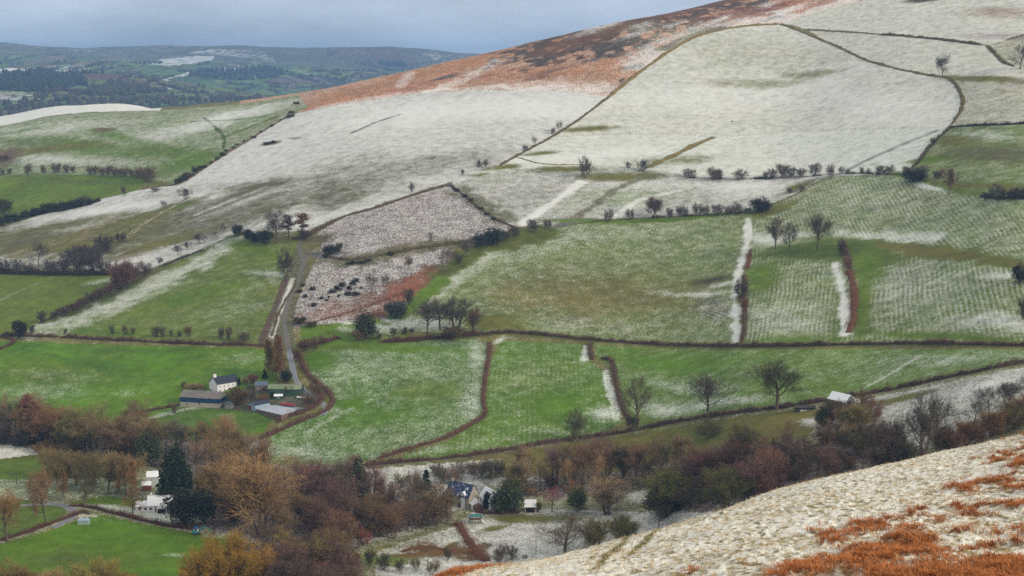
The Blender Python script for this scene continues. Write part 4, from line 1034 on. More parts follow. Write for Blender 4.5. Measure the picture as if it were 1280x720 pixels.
PROTO = {
    'oak': [make_tree('bare_tree', 3, OAK), make_tree('bare_tree', 8, OAK, lean=0.15), make_tree('bare_tree', 21, dict(OAK, n=[8, 7, 6, 6]))],
    'ash': [make_tree('bare_tree', 5, ASH), make_tree('bare_tree', 14, ASH, lean=0.12), make_tree('bare_tree', 31, dict(ASH, trunk=0.7), trunks=2, spread=0.12)],
    'wood': [make_tree('bare_tree', s, WOOD) for s in (41, 42, 43)] + [make_tree('bare_tree', 44, WOOD, trunks=2, spread=0.14), make_tree('bare_tree', 45, dict(WOOD, n=[9, 6, 8]), trunks=3, spread=0.2)],
    'bush': [make_tree('bush', s, BUSH, trunks=7, spread=0.55) for s in (51, 52)] + [make_tree('bush', 53, BUSH, trunks=5, spread=0.35), make_tree('bush', 54, dict(BUSH, n=[5, 5, 6]), trunks=9, spread=0.75)],
    'thorn': [make_tree('hawthorn_tree', 61, dict(OAK, h=7, r=0.13, trunk=0.6, twig=0.6, tw=0.045, n=[7, 5, 5, 6]), lean=0.15), make_tree('hawthorn_tree', 62, dict(OAK, h=7, r=0.13, twig=0.6, tw=0.045, n=[6, 5, 5, 6]), trunks=2, spread=0.25)],
    'willow': [make_tree('willow_bush', 71, WILLOW, trunks=9, spread=0.6), make_tree('willow_bush', 72, WILLOW, trunks=6, spread=0.4)],
    'larch': [make_tree('larch_tree', 81, LARCH, lean=0.03), make_tree('larch_tree', 82, LARCH, lean=0.05)],
    'pollard': [make_tree('bare_tree', 91, POLLARD, trunks=3, spread=0.28)],
    'bigoak': [make_tree('bare_tree', 203, dict(OAK, n=[11, 7, 6, 5], sub=2, tw=0.075, r=0.46)), make_tree('bare_tree', 208, dict(OAK, n=[10, 7, 6, 4], sub=2, tw=0.07, r=0.46), lean=0.12)],
    'bigash': [make_tree('bare_tree', 214, dict(ASH, n=[10, 7, 6, 3], trunk=0.62, angle=[52, 42, 40, 36], sub=2, tw=0.065, r=0.42), trunks=2, spread=0.22), make_tree('bare_tree', 219, dict(ASH, n=[11, 7, 6, 3], trunk=0.62, angle=[54, 44, 40, 36], sub=2, tw=0.07, r=0.42))],
    'spruce': [make_leafy('conifer_tree', 101, 'spruce', 6500, 0.045), make_leafy('conifer_tree', 102, 'spruce', 6500, 0.05)],
    'yew': [make_leafy('evergreen_tree', 111, 'yew', 3600, 0.055), make_leafy('evergreen_tree', 112, 'yew', 3600, 0.055)],
    'cypress': [make_leafy('conifer_tree', 121, 'cypress', 9000, 0.045)],
    'column': [make_leafy('cypress_tree', 131, 'column', 3000, 0.06)],
    'pine': [make_leafy('pine_tree', 141, 'pine', 1000, 0.05)],
    'gorse': [make_leafy('gorse_bush', 151, 'gorse', 420, 0.13), make_leafy('gorse_bush', 152, 'gorse', 420, 0.13)],
}
NAMES = {'bigoak': ('bare_tree', 'tree'), 'bigash': ('bare_tree', 'tree'), 'oak': ('bare_tree', 'tree'), 'ash': ('bare_tree', 'tree'), 'wood': ('bare_tree', 'tree'), 'bush': ('bush', 'bush'), 'thorn': ('hawthorn_tree', 'tree'), 'willow': ('willow_bush', 'bush'),
         'larch': ('larch_tree', 'tree'), 'pollard': ('bare_tree', 'tree'), 'spruce': ('conifer_tree', 'conifer'), 'yew': ('evergreen_tree', 'evergreen'), 'cypress': ('conifer_tree', 'conifer'),
         'column': ('cypress_tree', 'conifer'), 'pine': ('pine_tree', 'pine'), 'gorse': ('gorse_bush', 'bush')}
PURPLE = (0.240, 0.158, 0.125); BROWN = (0.300, 0.205, 0.112); OLIVEB = (0.255, 0.205, 0.085); GREYB = (0.140, 0.118, 0.094); DARKB = (0.090, 0.076, 0.064)
REDB = (0.150, 0.070, 0.042); ORANGEB = (0.230, 0.110, 0.045); YELLOWB = (0.24, 0.165, 0.035); EVER = (0.030, 0.044, 0.020); EVERO = (0.045, 0.055, 0.018); PALEB = (0.14, 0.115, 0.085)
BARK = (0.115, 0.098, 0.070)
rt = np.random.RandomState(77)
N_TREES = 0
used = set()


def plant(kind, x, row, hpx, label=None, group=None, c=BROWN, wpx=None, bark=BARK, v=None, jit=0.12, P=None, sink=0.0):
    """A tree standing where the photograph shows its foot, as tall as its image is at that distance."""
    global N_TREES
    if P is None: P = survey([(x, row)])[0]
    dist = math.sqrt(P[0] ** 2 + P[1] ** 2 + P[2] ** 2)
    h = hpx * P[1] / F * 1.02
    pr = PROTO[kind]; i = (v if v is not None else rt.randint(len(pr))) % len(pr); src = pr[i]
    s = h; wx = h
    if wpx: wx = (wpx * P[1] / F) / src['w']
    if (kind, i) in used: o = copy_tree(src)
    else: o = src; used.add((kind, i))
    o.location = (P[0], P[1], P[2] - sink)
    o.scale = (wx, wx, s)
    o.rotation_euler = (0, 0, rt.uniform(0, 6.283))
    for ch in o.children:
        base = bark if ch.name.split('.')[0] == 'trunk' else c
        k = 1 + rt.uniform(-jit, jit)
        ch.color = (*[min(1, max(0, q * k * (1 + rt.uniform(-jit, jit) * 0.5))) for q in base], 1)
    tag(o, label, NAMES[kind][1], group)
    N_TREES += 1
    return o


# ------------------------------------------------------------------ hedges, banks, fences
def run_points(px, step, smooth=True, ymin=180.0):
    W = survey(smooth_line(px) if smooth else densify(px), ymin=ymin)
    d = np.concatenate([[0], np.cumsum(np.linalg.norm(np.diff(W[:, :2], axis=0), axis=1))])
    n = max(2, int(d[-1] / step)); t = np.linspace(0, d[-1], n)
    x = np.interp(t, d, W[:, 0]); y = np.interp(t, d, W[:, 1])
    return np.stack([x, y, height(x, y)], 1), d[-1]


def hedge(name, px, h, w, c, label, cat='hedge', group=None, dens=85, seed=0, twig=0.6, gaps=0.0, core=0.62, mat=None, hvar=0.45, c_core=None):
    """A run of hedge: a lumpy core of stems with twigs standing out of it."""
    rs = np.random.RandomState(seed + int(abs(px[0][0]) * 7 + px[0][1]))
    W, L = run_points(px, 0.8)
    n = len(W); tang = np.gradient(W[:, :2], axis=0); tang /= np.linalg.norm(tang, axis=1)[:, None] + 1e-9
    nor = np.stack([-tang[:, 1], tang[:, 0]], 1)
    s = np.arange(n) * 0.8 + px[0][0] * 3
    hv = h * (1 + hvar * fbm(s / 6.0, s * 0 + 3.3, seed, 3) * 1.6); hv *= np.clip(np.minimum(np.arange(n), np.arange(n)[::-1]) / 5.0 + 0.35, 0, 1); hv *= 1 + 0.8 * fbm(s / 1.7, s * 0 + 1.7, seed + 5, 2); hv = np.clip(hv, 0.2 * h, 2.1 * h); W = W.copy(); W[:, :2] += nor * (0.5 * fbm(s / 7.0, s * 0 + 5.1, seed + 8, 2))[:, None]; W[:, 2] = height(W[:, 0], W[:, 1])
    if gaps: hv = hv * np.where(vnoise(s / 9, s * 0 + 7.7, seed) + 0.5 < gaps, 0.15, 1)
    wv = w * (1 + 0.5 * fbm(s / 4.0, s * 0 + 9.1, seed + 1, 3))
    V = []; 
    prof = ((-0.5, 0.0), (-0.52, 0.55), (-0.25, 1.0), (0.25, 1.0), (0.52, 0.55), (0.5, 0.0))
    for (a, b) in prof:
        jt = rs.uniform(0.75, 1.2, n)
        q = W.copy(); q[:, :2] += nor * (a * wv * core * jt)[:, None]; q[:, 2] = height(q[:, 0], q[:, 1]) - 0.15 + b * hv * core * jt
        V.append(q)
    V = np.stack(V, 1).reshape(-1, 3); k = len(prof)
    i = np.arange(n - 1)[:, None] * k
    Q = np.concatenate([i + np.array([[j, j + 1, j + 1 + k, j + k]]) for j in range(k - 1)], 0)
    # twigs
    m = int(L * dens)
    u = rs.uniform(0, n - 1.001, m); iu = u.astype(int); fu = (u - iu)[:, None]
    P = W[iu] * (1 - fu) + W[iu + 1] * fu; N2 = nor[iu]; hh = hv[iu]; ww = wv[iu]
    a = rs.uniform(-0.6, 0.6, m); b = rs.rand(m) ** 0.8
    P[:, :2] += N2 * (a * ww)[:, None]; P[:, 2] = height(P[:, 0], P[:, 1]) + b * hh * 0.95 * np.sqrt(np.clip(1 - (a * 1.3) ** 2, 0.1, 1))
    d = np.stack([N2[:, 0] * a * 1.6, N2[:, 1] * a * 1.6, 0.25 + rs.rand(m) * 0.8], 1) + rs.normal(0, 0.45, (m, 3)); d /= np.linalg.norm(d, axis=1)[:, None]
    sd = np.cross(d, rs.normal(0, 1, (m, 3))); sd /= np.linalg.norm(sd, axis=1)[:, None]
    l = (twig * rs.uniform(0.5, 1.4, m) * np.clip(hh / h, 0.3, 1.2))[:, None]
    TV = np.stack([P - sd * 0.045 * twig / 0.55, P + sd * 0.045 * twig / 0.55, P + d * l], 1).reshape(-1, 3)
    nv = len(V)
    faces = [tuple(f) for f in Q] + [tuple(f) for f in (np.arange(3 * m).reshape(m, 3) + nv)]
    o = mesh_obj(name, np.concatenate([V, TV]), faces, [mat or M_HEDGE, M_STEMS], mat_idx=[1] * len(Q) + [0] * m)
    o.color = (*c, 1)
    tag(o, label, cat, group)
    return o


M_POST = plain('weathered_wood', (0.16, 0.13, 0.10), var=0.3)
M_WIRE = plain('fence_wire', (0.25, 0.25, 0.24), rough=0.5, metal=0.8)
post_me = None


def fence(px, n, label, h=1.2, group=None):
    W, L = run_points(px, 2.0)
    root = empty('post_fence', W[0]); tag(root, label, 'fence', group)
    d = np.concatenate([[0], np.cumsum(np.linalg.norm(np.diff(W[:, :2], axis=0), axis=1))])
    global post_me
    o = None
    for t in np.linspace(0, d[-1], n):
        x = np.interp(t, d, W[:, 0]); y = np.interp(t, d, W[:, 1]); z = float(height(x, y))
        if o is None:
            s = 0.075
            V = [(sx * s * k, sy * s * k, zz) for zz, k in ((-0.3, 1), (h - 0.06, 0.92), (h, 0.45)) for sx, sy in ((-1, -1), (1, -1), (1, 1), (-1, 1))]
            Fc = [(j * 4 + i, j * 4 + (i + 1) % 4, j * 4 + 4 + (i + 1) % 4, j * 4 + 4 + i) for j in range(2) for i in range(4)] + [(8, 9, 10, 11)]
            o = mesh_obj('post', V, Fc, M_POST, root)
        else:
            o = o.copy(); COL.objects.link(o)
        o.location = (x - W[0][0], y - W[0][1], z - W[0][2]); o.rotation_euler = (rt.normal(0, .05), rt.normal(0, .05), rt.uniform(0, 3))
    V = []; Fc = []
    for hh in (0.35, 0.7, 1.05):
        b = len(V)
        for p in W: V += [(p[0] - W[0][0], p[1] - W[0][1], p[2] - W[0][2] + hh - 0.008), (p[0] - W[0][0], p[1] - W[0][1], p[2] - W[0][2] + hh + 0.008)]
        Fc += [(b + 2 * i, b + 2 * i + 2, b + 2 * i + 3, b + 2 * i + 1) for i in range(len(W) - 1)]
    mesh_obj('wire', V, Fc, M_WIRE, root)
    return root
# ------------------------------------------------------------------ hedges and banks
HB = (0.115, 0.074, 0.052); HR = (0.190, 0.085, 0.048); HD = (0.062, 0.046, 0.036); HG = (0.030, 0.040, 0.018)
hedge('hedge', HEDGE_MAIN_R, 2.3, 2.0, HB, 'long clipped brown hedge under the drilled fields, right of the three oaks', seed=1)
hedge('hedge', HEDGE_MAIN_L, 2.2, 2.4, HB, 'long brown hedge above the bright pasture left of the farm lane', seed=2, hvar=0.7)
hedge('hedge', HEDGE_LOW, 2.4, 2.0, (0.120, 0.078, 0.056), 'low brown hedge climbing from the valley wood past the grey barn', seed=3)
hedge('hedge', HEDGE_N, 2.0, 2.6, (0.150, 0.084, 0.058), 'curving red-brown hedge right of the frosted pasture', seed=4)
hedge('hedge', [(738, 429), (737, 440), (740, 450)], 2.6, 2.6, HB, 'short brown hedge stub hanging below the main hedge', seed=5)
hedge('hedge', [(752, 448), (764, 452), (768, 470), (772, 490), (779, 512), (790, 528)], 2.4, 2.8, HB, 'hooked brown hedge running down to the spreading bare ash', seed=6)
hedge('hedge', [(930, 345), (930, 372), (931, 395), (930, 412), (926, 429)], 2.2, 2.2, HB, 'dark hedge beside the snow strip left of the drilled field', seed=7)
hedge('bracken_bank', [(1052, 303), (1058, 318), (1061, 336)], 2.4, 3.0, HB, 'brown thicket at the head of the red bank between drilled fields', 'bank', seed=8)
hedge('bracken_bank', [(1061, 338), (1066, 355), (1068, 375), (1067, 395), (1061, 416)], 1.8, 4.6, HR, 'rusty bracken bank beside a snow strip between the drilled fields', 'bank', seed=9, dens=60)
hedge('bracken_bank', [(938, 312), (937, 322), (934, 336)], 1.2, 2.8, HR, 'small rusty bracken bank by the upper end of the snow strip', 'bank', seed=10, dens=40)
hedge('hedge', HEDGE_DIAG[1:], 1.2, 1.4, HD, 'thin dark hedge slanting down beside the band of snow', seed=11, gaps=0.55)
hedge('hedge', [(-20, 341), (40, 343), (100, 344), (143, 343)], 3.8, 3.6, HD, 'thick dark hedge at the top of the left green field', seed=12, hvar=0.7)
hedge('hedge', [(-20, 284), (30, 272), (60, 266), (90, 261), (126, 251)], 3.6, 3.2, HG, 'dark evergreen hedge under the bright strip field', seed=13, hvar=0.6)
hedge('hedge', [(480, 427), (520, 425), (560, 421), (600, 418)], 2.6, 3.4, (0.105, 0.05, 0.036), 'bushy brown hedge at the feet of the three oaks', seed=14, hvar=0.7)
hedge('hedge', [(372, 441), (378, 456), (386, 470), (400, 481), (411, 492), (416, 503), (406, 514), (380, 525), (350, 538), (326, 549)], 2.2, 3.0, (0.135, 0.078, 0.054), 'red-brown hedge curving round the bend of the farm lane', seed=15)
hedge('hedge', [(345, 528), (365, 520), (388, 511), (402, 500), (398, 491)], 2.0, 3.0, (0.135, 0.08, 0.056), 'inner red-brown hedge between the big shed and the lane', seed=16)
hedge('hedge', [(375, 433), (390, 431), (410, 427), (425, 422)], 2.6, 3.4, (0.12, 0.062, 0.045), 'scrubby brown hedge beside the top of the grey lane', seed=17, hvar=0.8)
hedge('hedge', [(1190, 159), (1225, 157), (1290, 155)], 2.0, 2.0, HD, 'dark level hedge below the pale fields at the upper right', seed=18)
hedge('hedge', [(1130, 217), (1145, 206), (1153, 196), (1162, 184), (1178, 168), (1190, 158)], 2.0, 2.2, (0.09, 0.075, 0.04), 'dark hedge climbing between white snow and olive field', seed=19)
hedge('hedge', [(1225, 246), (1250, 248), (1300, 248)], 2.6, 2.4, HD, 'dark bushy hedge at the foot of the upper olive field', seed=20, hvar=0.7)
hedge('hedge', [(700, 284), (740, 277), (800, 273), (860, 270), (930, 266), (965, 256), (1000, 240), (1030, 223)], 1.3, 1.4, (0.09, 0.075, 0.045), 'thin hedge line along the top of the big green field', seed=21, gaps=0.7)
hedge('hedge', [(860, 222), (930, 224), (1000, 221), (1060, 217), (1130, 218)], 1.3, 1.6, HD, 'low dark hedge joining the row of hillside bushes', seed=22, gaps=0.65, hvar=0.9)
hedge('hedge', [(0, 676), (30, 667), (60, 656), (90, 645), (104, 640), (112, 643)], 1.8, 2.4, (0.11, 0.06, 0.042), 'brown hedge between the lower lane and the bright pasture', seed=23)
hedge('hedge', [(86, 632), (110, 634), (140, 641), (175, 650), (205, 657), (245, 662)], 1.7, 2.2, (0.13, 0.058, 0.04), 'red-brown hedge below the bungalow garden', seed=24)
hedge('hedge', [(573, 654), (580, 668), (588, 680), (600, 694), (608, 702)], 1.7, 4.4, (0.16, 0.075, 0.045), 'broad rusty hedge running down the snowy paddock', seed=25)
hedge('hedge', [(598, 641), (620, 642), (650, 641)], 1.6, 2.0, (0.13, 0.05, 0.04), 'short red-brown garden hedge right of the stone gabled house', seed=26)
hedge('hedge', [(164, 520), (180, 515), (205, 510), (230, 506)], 1.6, 2.2, (0.11, 0.065, 0.045), 'low brown hedge below the blue-fronted barn', seed=27)
hedge('hedge', [(0, 421), (18, 427), (2, 436), (-30, 446)], 1.6, 2.0, HB, 'short brown hedge stub in the corner of the bright pasture', seed=28)
hedge('scrub', [(500, 690), (530, 683), (560, 688), (590, 692)], 1.4, 8.0, (0.17, 0.085, 0.035), 'orange-brown scrub in the snowy paddock', 'scrub', seed=29, dens=50, core=0.3)
hedge('scrub', [(378, 405), (420, 395), (455, 384), (480, 375), (515, 362)], 1.0, 5.0, HR, 'strip of dead red bracken below the two thorn trees', 'bracken', seed=30, dens=45, core=0.3)

hedge('grass_bank', SUNKEN, 1.2, 3.2, (0.10, 0.08, 0.05), 'dark sunken lane bank crossing the snow strip', 'bank', seed=60, dens=40, twig=0.5, hvar=0.8)
# gorse along the wall, dead bracken and gorse on the rough ground
for i, (x, y, s) in enumerate([(222, 229, 7), (228, 226, 8), (235, 222, 8), (240, 220, 7), (246, 215, 7), (251, 212, 8), (256, 209, 6), (262, 205, 6), (270, 200, 5), (277, 195, 5), (284, 190, 6), (291, 186, 5), (298, 182, 6), (306, 178, 4), (316, 172, 4), (327, 165, 4), (340, 157, 4), (352, 150, 4), (362, 146, 5), (371, 130, 6), (366, 141, 4)]):
    s *= rt.uniform(0.6, 1.35); plant('gorse', x + rt.uniform(-2, 2), y + rt.uniform(-1, 1), s, 'dark gorse bush on the stony bank climbing to the moor', 'gorse along the bank to the moor', c=(0.055, 0.050, 0.018), wpx=s * 1.7)
for i, (x, y, s) in enumerate([(375, 365, 5), (378, 358, 5), (383, 372, 6), (390, 362, 5), (401, 374, 5), (410, 377, 5), (416, 366, 6), (423, 363, 6), (429, 358, 7), (436, 362, 6), (441, 355, 6), (446, 352, 5), (434, 369, 7), (443, 370, 7), (424, 371, 6), (452, 361, 5), (394, 382, 6), (412, 373, 5)]):
    s *= rt.uniform(0.6, 1.35); plant('gorse', x + rt.uniform(-2, 2), y + rt.uniform(-1, 1), s, 'small dark gorse bush on the snowy rough ground beside the lane', 'gorse on the rough ground', c=(0.035, 0.034, 0.016), wpx=s * 1.6)
for i, (x, y, s, w) in enumerate([(375, 405, 10, 26), (388, 407, 7, 20), (441, 330, 7, 22), (460, 327, 6, 16), (492, 319, 5, 14), (418, 315, 11, 20), (426, 311, 7, 12), (406, 322, 7, 12)]):
    s *= rt.uniform(0.6, 1.35); plant('gorse', x + rt.uniform(-2, 2), y + rt.uniform(-1, 1), s, 'olive gorse clump along the old bank crossing the rough ground', 'gorse along the old bank', c=(0.062, 0.052, 0.018), wpx=w)
for i, (x, y, s, w) in enumerate([(572, 240, 5, 8), (582, 246, 5, 8), (590, 252, 6, 9), (600, 261, 6, 9), (610, 268, 5, 8), (618, 275, 5, 8), (567, 236, 4, 8)]):
    s *= rt.uniform(0.6, 1.35); plant('gorse', x + rt.uniform(-2, 2), y + rt.uniform(-1, 1), s, 'low dark bush beside the sunken lane across the snow', 'bushes along the sunken lane', c=(0.05, 0.04, 0.024), wpx=w)
for i, (x, y, s) in enumerate([(332, 181, 4), (337, 180, 4), (342, 179, 4)]):
    s *= rt.uniform(0.6, 1.35); plant('gorse', x + rt.uniform(-2, 2), y + rt.uniform(-1, 1), s, 'tiny dark gorse bush alone on the upper snowfield', 'gorse on the upper snowfield', c=(0.05, 0.045, 0.02), wpx=s * 2)


def bank(px, h, w, c, label, seed=0, dens=12):
    return hedge('grass_bank', px, h, w, c, label, 'bank', seed=seed, dens=dens, twig=0.4, core=1.0, hvar=0.5)


YB = (0.310, 0.240, 0.085)
bank(WALL_B_LEFT, 1.2, 3.0, YB, 'yellow-brown field bank between the moor and the big white field', 41)
bank(WALL_A_RIGHT[2:], 1.0, 2.2, (0.16, 0.13, 0.055), 'yellow-brown field bank climbing beside the small thorn trees', 42)
bank(WALL_B_RIGHT[:6], 0.9, 2.4, (0.22, 0.17, 0.075), 'pale straw bank along the upper right edge of the white field', 43)
bank(WALL_B_RIGHT[5:], 1.1, 2.6, (0.17, 0.14, 0.05), 'olive bank curving down from the lone round tree', 44)
bank([(1008, 37), (1060, 40), (1100, 43)], 0.8, 2.2, (0.22, 0.17, 0.08), 'pale straw bank high between two upper snowfields', 45)
bank([(1100, 43), (1140, 46), (1180, 50), (1226, 56)], 1.3, 3.4, (0.13, 0.095, 0.045), 'dark broken bank high between two upper snowfields', 46)
bank([(1236, 58), (1246, 70), (1254, 78), (1268, 83)], 1.1, 2.6, (0.13, 0.11, 0.05), 'dark bank dropping to the tree at the frame edge', 47)
bank([(1258, 50), (1280, 44), (1310, 40)], 0.9, 2.2, (0.20, 0.13, 0.06), 'short brown bank above the tree at the frame edge', 48)
bank([(645, 196), (680, 205), (740, 206)], 0.5, 1.4, YB, 'faint grassy bank above the dark lone bush', 49, 6)
bank([(892, 171), (868, 181), (845, 193), (815, 207)], 0.8, 1.8, YB, 'straw-coloured bank slanting across the snow strip', 50)
bank(H_TOP, 1.0, 2.0, (0.12, 0.09, 0.045), 'dark bank along the top of the pinkish rough ground', 51)
bank([(404, 318), (432, 325), (480, 318), (530, 309), (598, 300)], 1.0, 3.0, (0.115, 0.095, 0.042), 'olive-brown bank across the rough ground', 52)
bank([(160, 296), (180, 279), (205, 264), (238, 246)], 0.6, 1.4, (0.20, 0.16, 0.08), 'thin pale bank slanting up to two dark bushes', 53, 6)
bank([(180, 236), (200, 233), (225, 229), (250, 214), (275, 197), (310, 176), (345, 154), (372, 140)], 0.8, 3.2, (0.20, 0.15, 0.085), 'stony straw-brown bank climbing to the moor', 54)
bank([(372, 352), (350, 388), (340, 420)], 0.5, 1.6, (0.15, 0.11, 0.05), 'rough grass bank beside the brown track', 55, 8)
bank([(365, 298), (378, 297), (398, 288), (420, 276)], 1.2, 3.0, (0.12, 0.085, 0.04), 'dark brown bank beside the pine trees at the lane head', 56)
fence([(690, 172), (740, 169), (800, 168), (855, 169), (900, 171), (960, 168), (1040, 163), (1110, 161), (1180, 160)], 78, 'post and wire fence across the big white field')
fence([(0, 147), (60, 136), (117, 127), (170, 131), (210, 134)], 30, 'fence on the white brow at the far left')
fence([(0, 158), (60, 146), (110, 141), (200, 138)], 26, 'fence below the white brow at the far left')
fence([(700, 283), (780, 272), (860, 269), (930, 265)], 40, 'post and wire fence along the top of the big green field')
fence([(640, 419), (740, 428), (830, 434), (930, 436)], 50, 'fence just below the long hedge under the big green field')
fence([(175, 664), (200, 667), (230, 669), (262, 668)], 16, 'short fence at the top of the bright pasture by the digger')
fence([(0, 575), (30, 573), (58, 568)], 14, 'short fence under the snowy patch by the left wood')
fence([(400, 582), (450, 584), (478, 578)], 12, 'short fence where the low hedge meets the wood')
fence([(960, 437), (1100, 434), (1280, 436)], 60, 'fence just below the long hedge under the drilled fields')

# ------------------------------------------------------------------ single trees and bushes on the hillside
T = plant
T('oak', 1178, 95, 26, 'lone round bare tree where two upper banks meet', c=DARKB, wpx=22, v=0)
T('oak', 1275, 87, 32, 'bare tree at the frame edge below the uppermost bank', c=DARKB, wpx=30, v=2)
T('bush', 732, 223, 28, 'tall dark bush alone below the white field, largest of its line', c=DARKB, wpx=20, v=2)
T('bush', 804, 214, 15, 'round dark bush at the foot of the slanting straw bank', c=DARKB, wpx=15)
T('bush', 785, 210, 8, 'tiny bush just left of the round dark bush', c=DARKB, wpx=8)
T('bush', 514, 241, 14, 'small upright dark bush alone on the lower snowfield', c=DARKB, wpx=8, v=2)
T('thorn', 699, 166, 15, 'highest thorn tree on the bank beside the white field', c=GREYB, wpx=13)
T('bush', 691, 168, 8, 'little bush at the foot of the highest thorn on the bank', c=GREYB, wpx=7)
T('thorn', 668, 184, 14, 'middle thorn tree on the bank beside the white field', c=GREYB, wpx=10)
T('bush', 657, 188, 6, 'little bush below the middle thorn on the bank', c=DARKB, wpx=8)
T('bush', 608, 209, 10, 'right one of two round bushes at the lower end of the bank', c=DARKB, wpx=9)
T('bush', 599, 209, 9, 'left one of two round bushes at the lower end of the bank', c=DARKB, wpx=9)
T('bush', 578, 219, 8, 'lowest small bush on the bank, above the sunken lane', c=DARKB, wpx=6)
T('thorn', 777, 108, 11, 'small green-grey thorn on the bank under the moor', c=(0.102, 0.109, 0.065), wpx=11)
for x, y, h, w in [(862, 222, 11, 18), (893, 225, 16, 22), (897, 224, 12, 14), (924, 225, 14, 22), (957, 224, 10, 8), (965, 224, 13, 14), (978, 222, 17, 20), (988, 221, 14, 16), (1001, 220, 10, 16), (1018, 220, 16, 16), (1038, 222, 17, 14), (1051, 217, 9, 10), (1060, 217, 6, 8), (1077, 216, 7, 8), (1085, 218, 8, 7), (1099, 218, 11, 14), (1113, 218, 12, 14), (1105, 218, 6, 8)]:
    T('bush', x, y, h, 'bare grey-brown bush in the long row below the white field', 'bushes in the row below the white field', c=GREYB, wpx=w)
for x, y, h, w in [(1001, 239, 9, 12), (987, 241, 6, 10), (760, 278, 17, 13), (788, 275, 14, 12), (837, 272, 13, 10), (850, 271, 14, 12), (855, 270, 12, 12), (873, 270, 16, 16), (882, 270, 14, 14), (896, 269, 14, 16), (910, 268, 11, 14), (921, 268, 16, 18), (934, 267, 8, 10)]:
    T('bush', x, y, h, 'bare bush on the hedge along the top of the big green field', 'bushes above the big green field', c=GREYB, wpx=w)
T('ash', 818, 273, 27, 'tall bare tree, the highest on the hedge above the big green field', c=GREYB, wpx=24, v=2)
T('yew', 951, 265, 19, 'round dark holly at the corner above the drilled field', c=(0.038, 0.043, 0.026), wpx=27)
T('yew', 1142, 227, 16, 'dark tangled thicket where the climbing hedge meets the bush row', c=(0.051, 0.052, 0.035), wpx=30)
T('bush', 1150, 225, 18, 'bare bush standing out of the dark tangled thicket', c=DARKB, wpx=22)
T('bush', 1171, 224, 11, 'dark bush between the thicket and the red-brown tree', c=DARKB, wpx=14)
T('thorn', 1186, 242, 33, 'red-brown bare tree beside a patch of snow', c=REDB, wpx=22)
T('bush', 1246, 249, 20, 'round bare bush on the hedge under the olive field', c=GREYB, wpx=28)
for x, h in ((1232, 9), (1258, 12), (1266, 15), (1275, 13), (1284, 15)):
    T('bush', x, 249, h, 'dark bush on the hedge below the upper olive field', 'bushes under the upper olive field', c=DARKB, wpx=h * 1.1)
T('bush', 1133, 218, 10, 'small bush at the lower end of the climbing hedge', c=DARKB, wpx=12)
T('bush', 1166, 180, 8, 'small round bush half way up the climbing hedge', c=DARKB, wpx=9)
T('ash', 969, 312, 42, 'tallest thin bare tree of three in the drilled field', c=GREYB, wpx=24, v=0)
T('ash', 988, 316, 38, 'faint thin bare tree in the middle of three', c=PALEB, wpx=26, v=1)
T('bigoak', 1022, 312, 45, 'dark round-headed bare tree, rightmost of three in the drilled field', c=DARKB, wpx=36, v=2)
T('bush', 1053, 319, 22, 'dark upright bush at the head of the red bank', c=DARKB, wpx=14, v=2)
T('bush', 1060, 340, 20, 'brown bush just below the head of the red bank', c=PURPLE, wpx=14)
T('bush', 925, 372, 23, 'round dense bush on the snow strip left of the drilled field', c=(0.102, 0.080, 0.065), wpx=21, v=0)
T('bush', 931, 385, 12, 'small rusty bush below the round dense bush', c=HR, wpx=12)
T('yew', 1274, 355, 27, 'dark evergreen at the right end of the snow patch', c=(0.051, 0.052, 0.032), wpx=20)
T('bush', 1280, 399, 29, 'dark bare bush at the frame edge by the lower snow patch', c=DARKB, wpx=20)
T('bigoak', 971, 512, 64, 'spreading olive-tinged bare oak on the low hedge', c=(0.075, 0.066, 0.030), wpx=64, v=0)
T('bigoak', 886, 523, 58, 'wide thin bare oak left of the olive-tinged one on the low hedge', c=DARKB, wpx=60, v=1)
T('bigash', 798, 533, 64, 'big bare ash at the foot of the hooked hedge', c=(0.10, 0.085, 0.055), wpx=50, v=1, bark=(0.17, 0.145, 0.10))
T('bush', 790, 535, 16, 'dark bush at the foot of the big bare ash', c=DARKB, wpx=18)
T('bush', 722, 550, 41, 'upright many-stemmed bare tree alone on the low hedge', c=(0.138, 0.123, 0.072), wpx=28, v=2)
T('bigash', 1152, 570, 82, 'large pale-trunked bare ash in front of the right snowfield', c=(0.10, 0.085, 0.07), wpx=76, v=0, bark=(0.26, 0.22, 0.17))
for x, y, h, w in ((1236, 522, 42, 40), (1260, 514, 44, 46), (1284, 508, 44, 44), (1218, 532, 34, 30)):
    T('oak', x, y, h, 'dark bare tree against the snowfield at the right edge', 'dark trees against the right snowfield', c=DARKB, wpx=w)
# left side of the hill
for x, y, h, w in [(3, 219, 9, 9), (12, 218, 8, 8), (35, 219, 14, 12), (54, 217, 11, 8), (67, 216, 12, 9), (73, 216, 12, 9), (83, 216, 11, 9), (91, 216, 9, 9), (111, 218, 11, 12), (119, 218, 11, 12), (128, 219, 10, 12), (136, 219, 12, 12), (143, 220, 11, 12), (150, 221, 11, 11), (157, 221, 12, 11), (165, 222, 11, 11), (173, 224, 15, 14), (180, 226, 16, 14)]:
    T('bush', x, y, h, 'brown bush in the broken row above the bright strip field', 'bushes above the strip field', c=(0.138, 0.109, 0.065), wpx=w)
T('bush', 187, 227, 20, 'round brown bush ending the row above the strip field', c=(0.145, 0.113, 0.065), wpx=22)
for x, y, h in ((2, 201, 8), (8, 199, 7)):
    T('bush', x, y, h, 'reddish bush on the brow by the left frame edge', 'reddish bushes on the left brow', c=PURPLE, wpx=10)
T('bush', 155, 244, 12, 'faint bare bush in the corner of the strip field', c=PALEB, wpx=8)
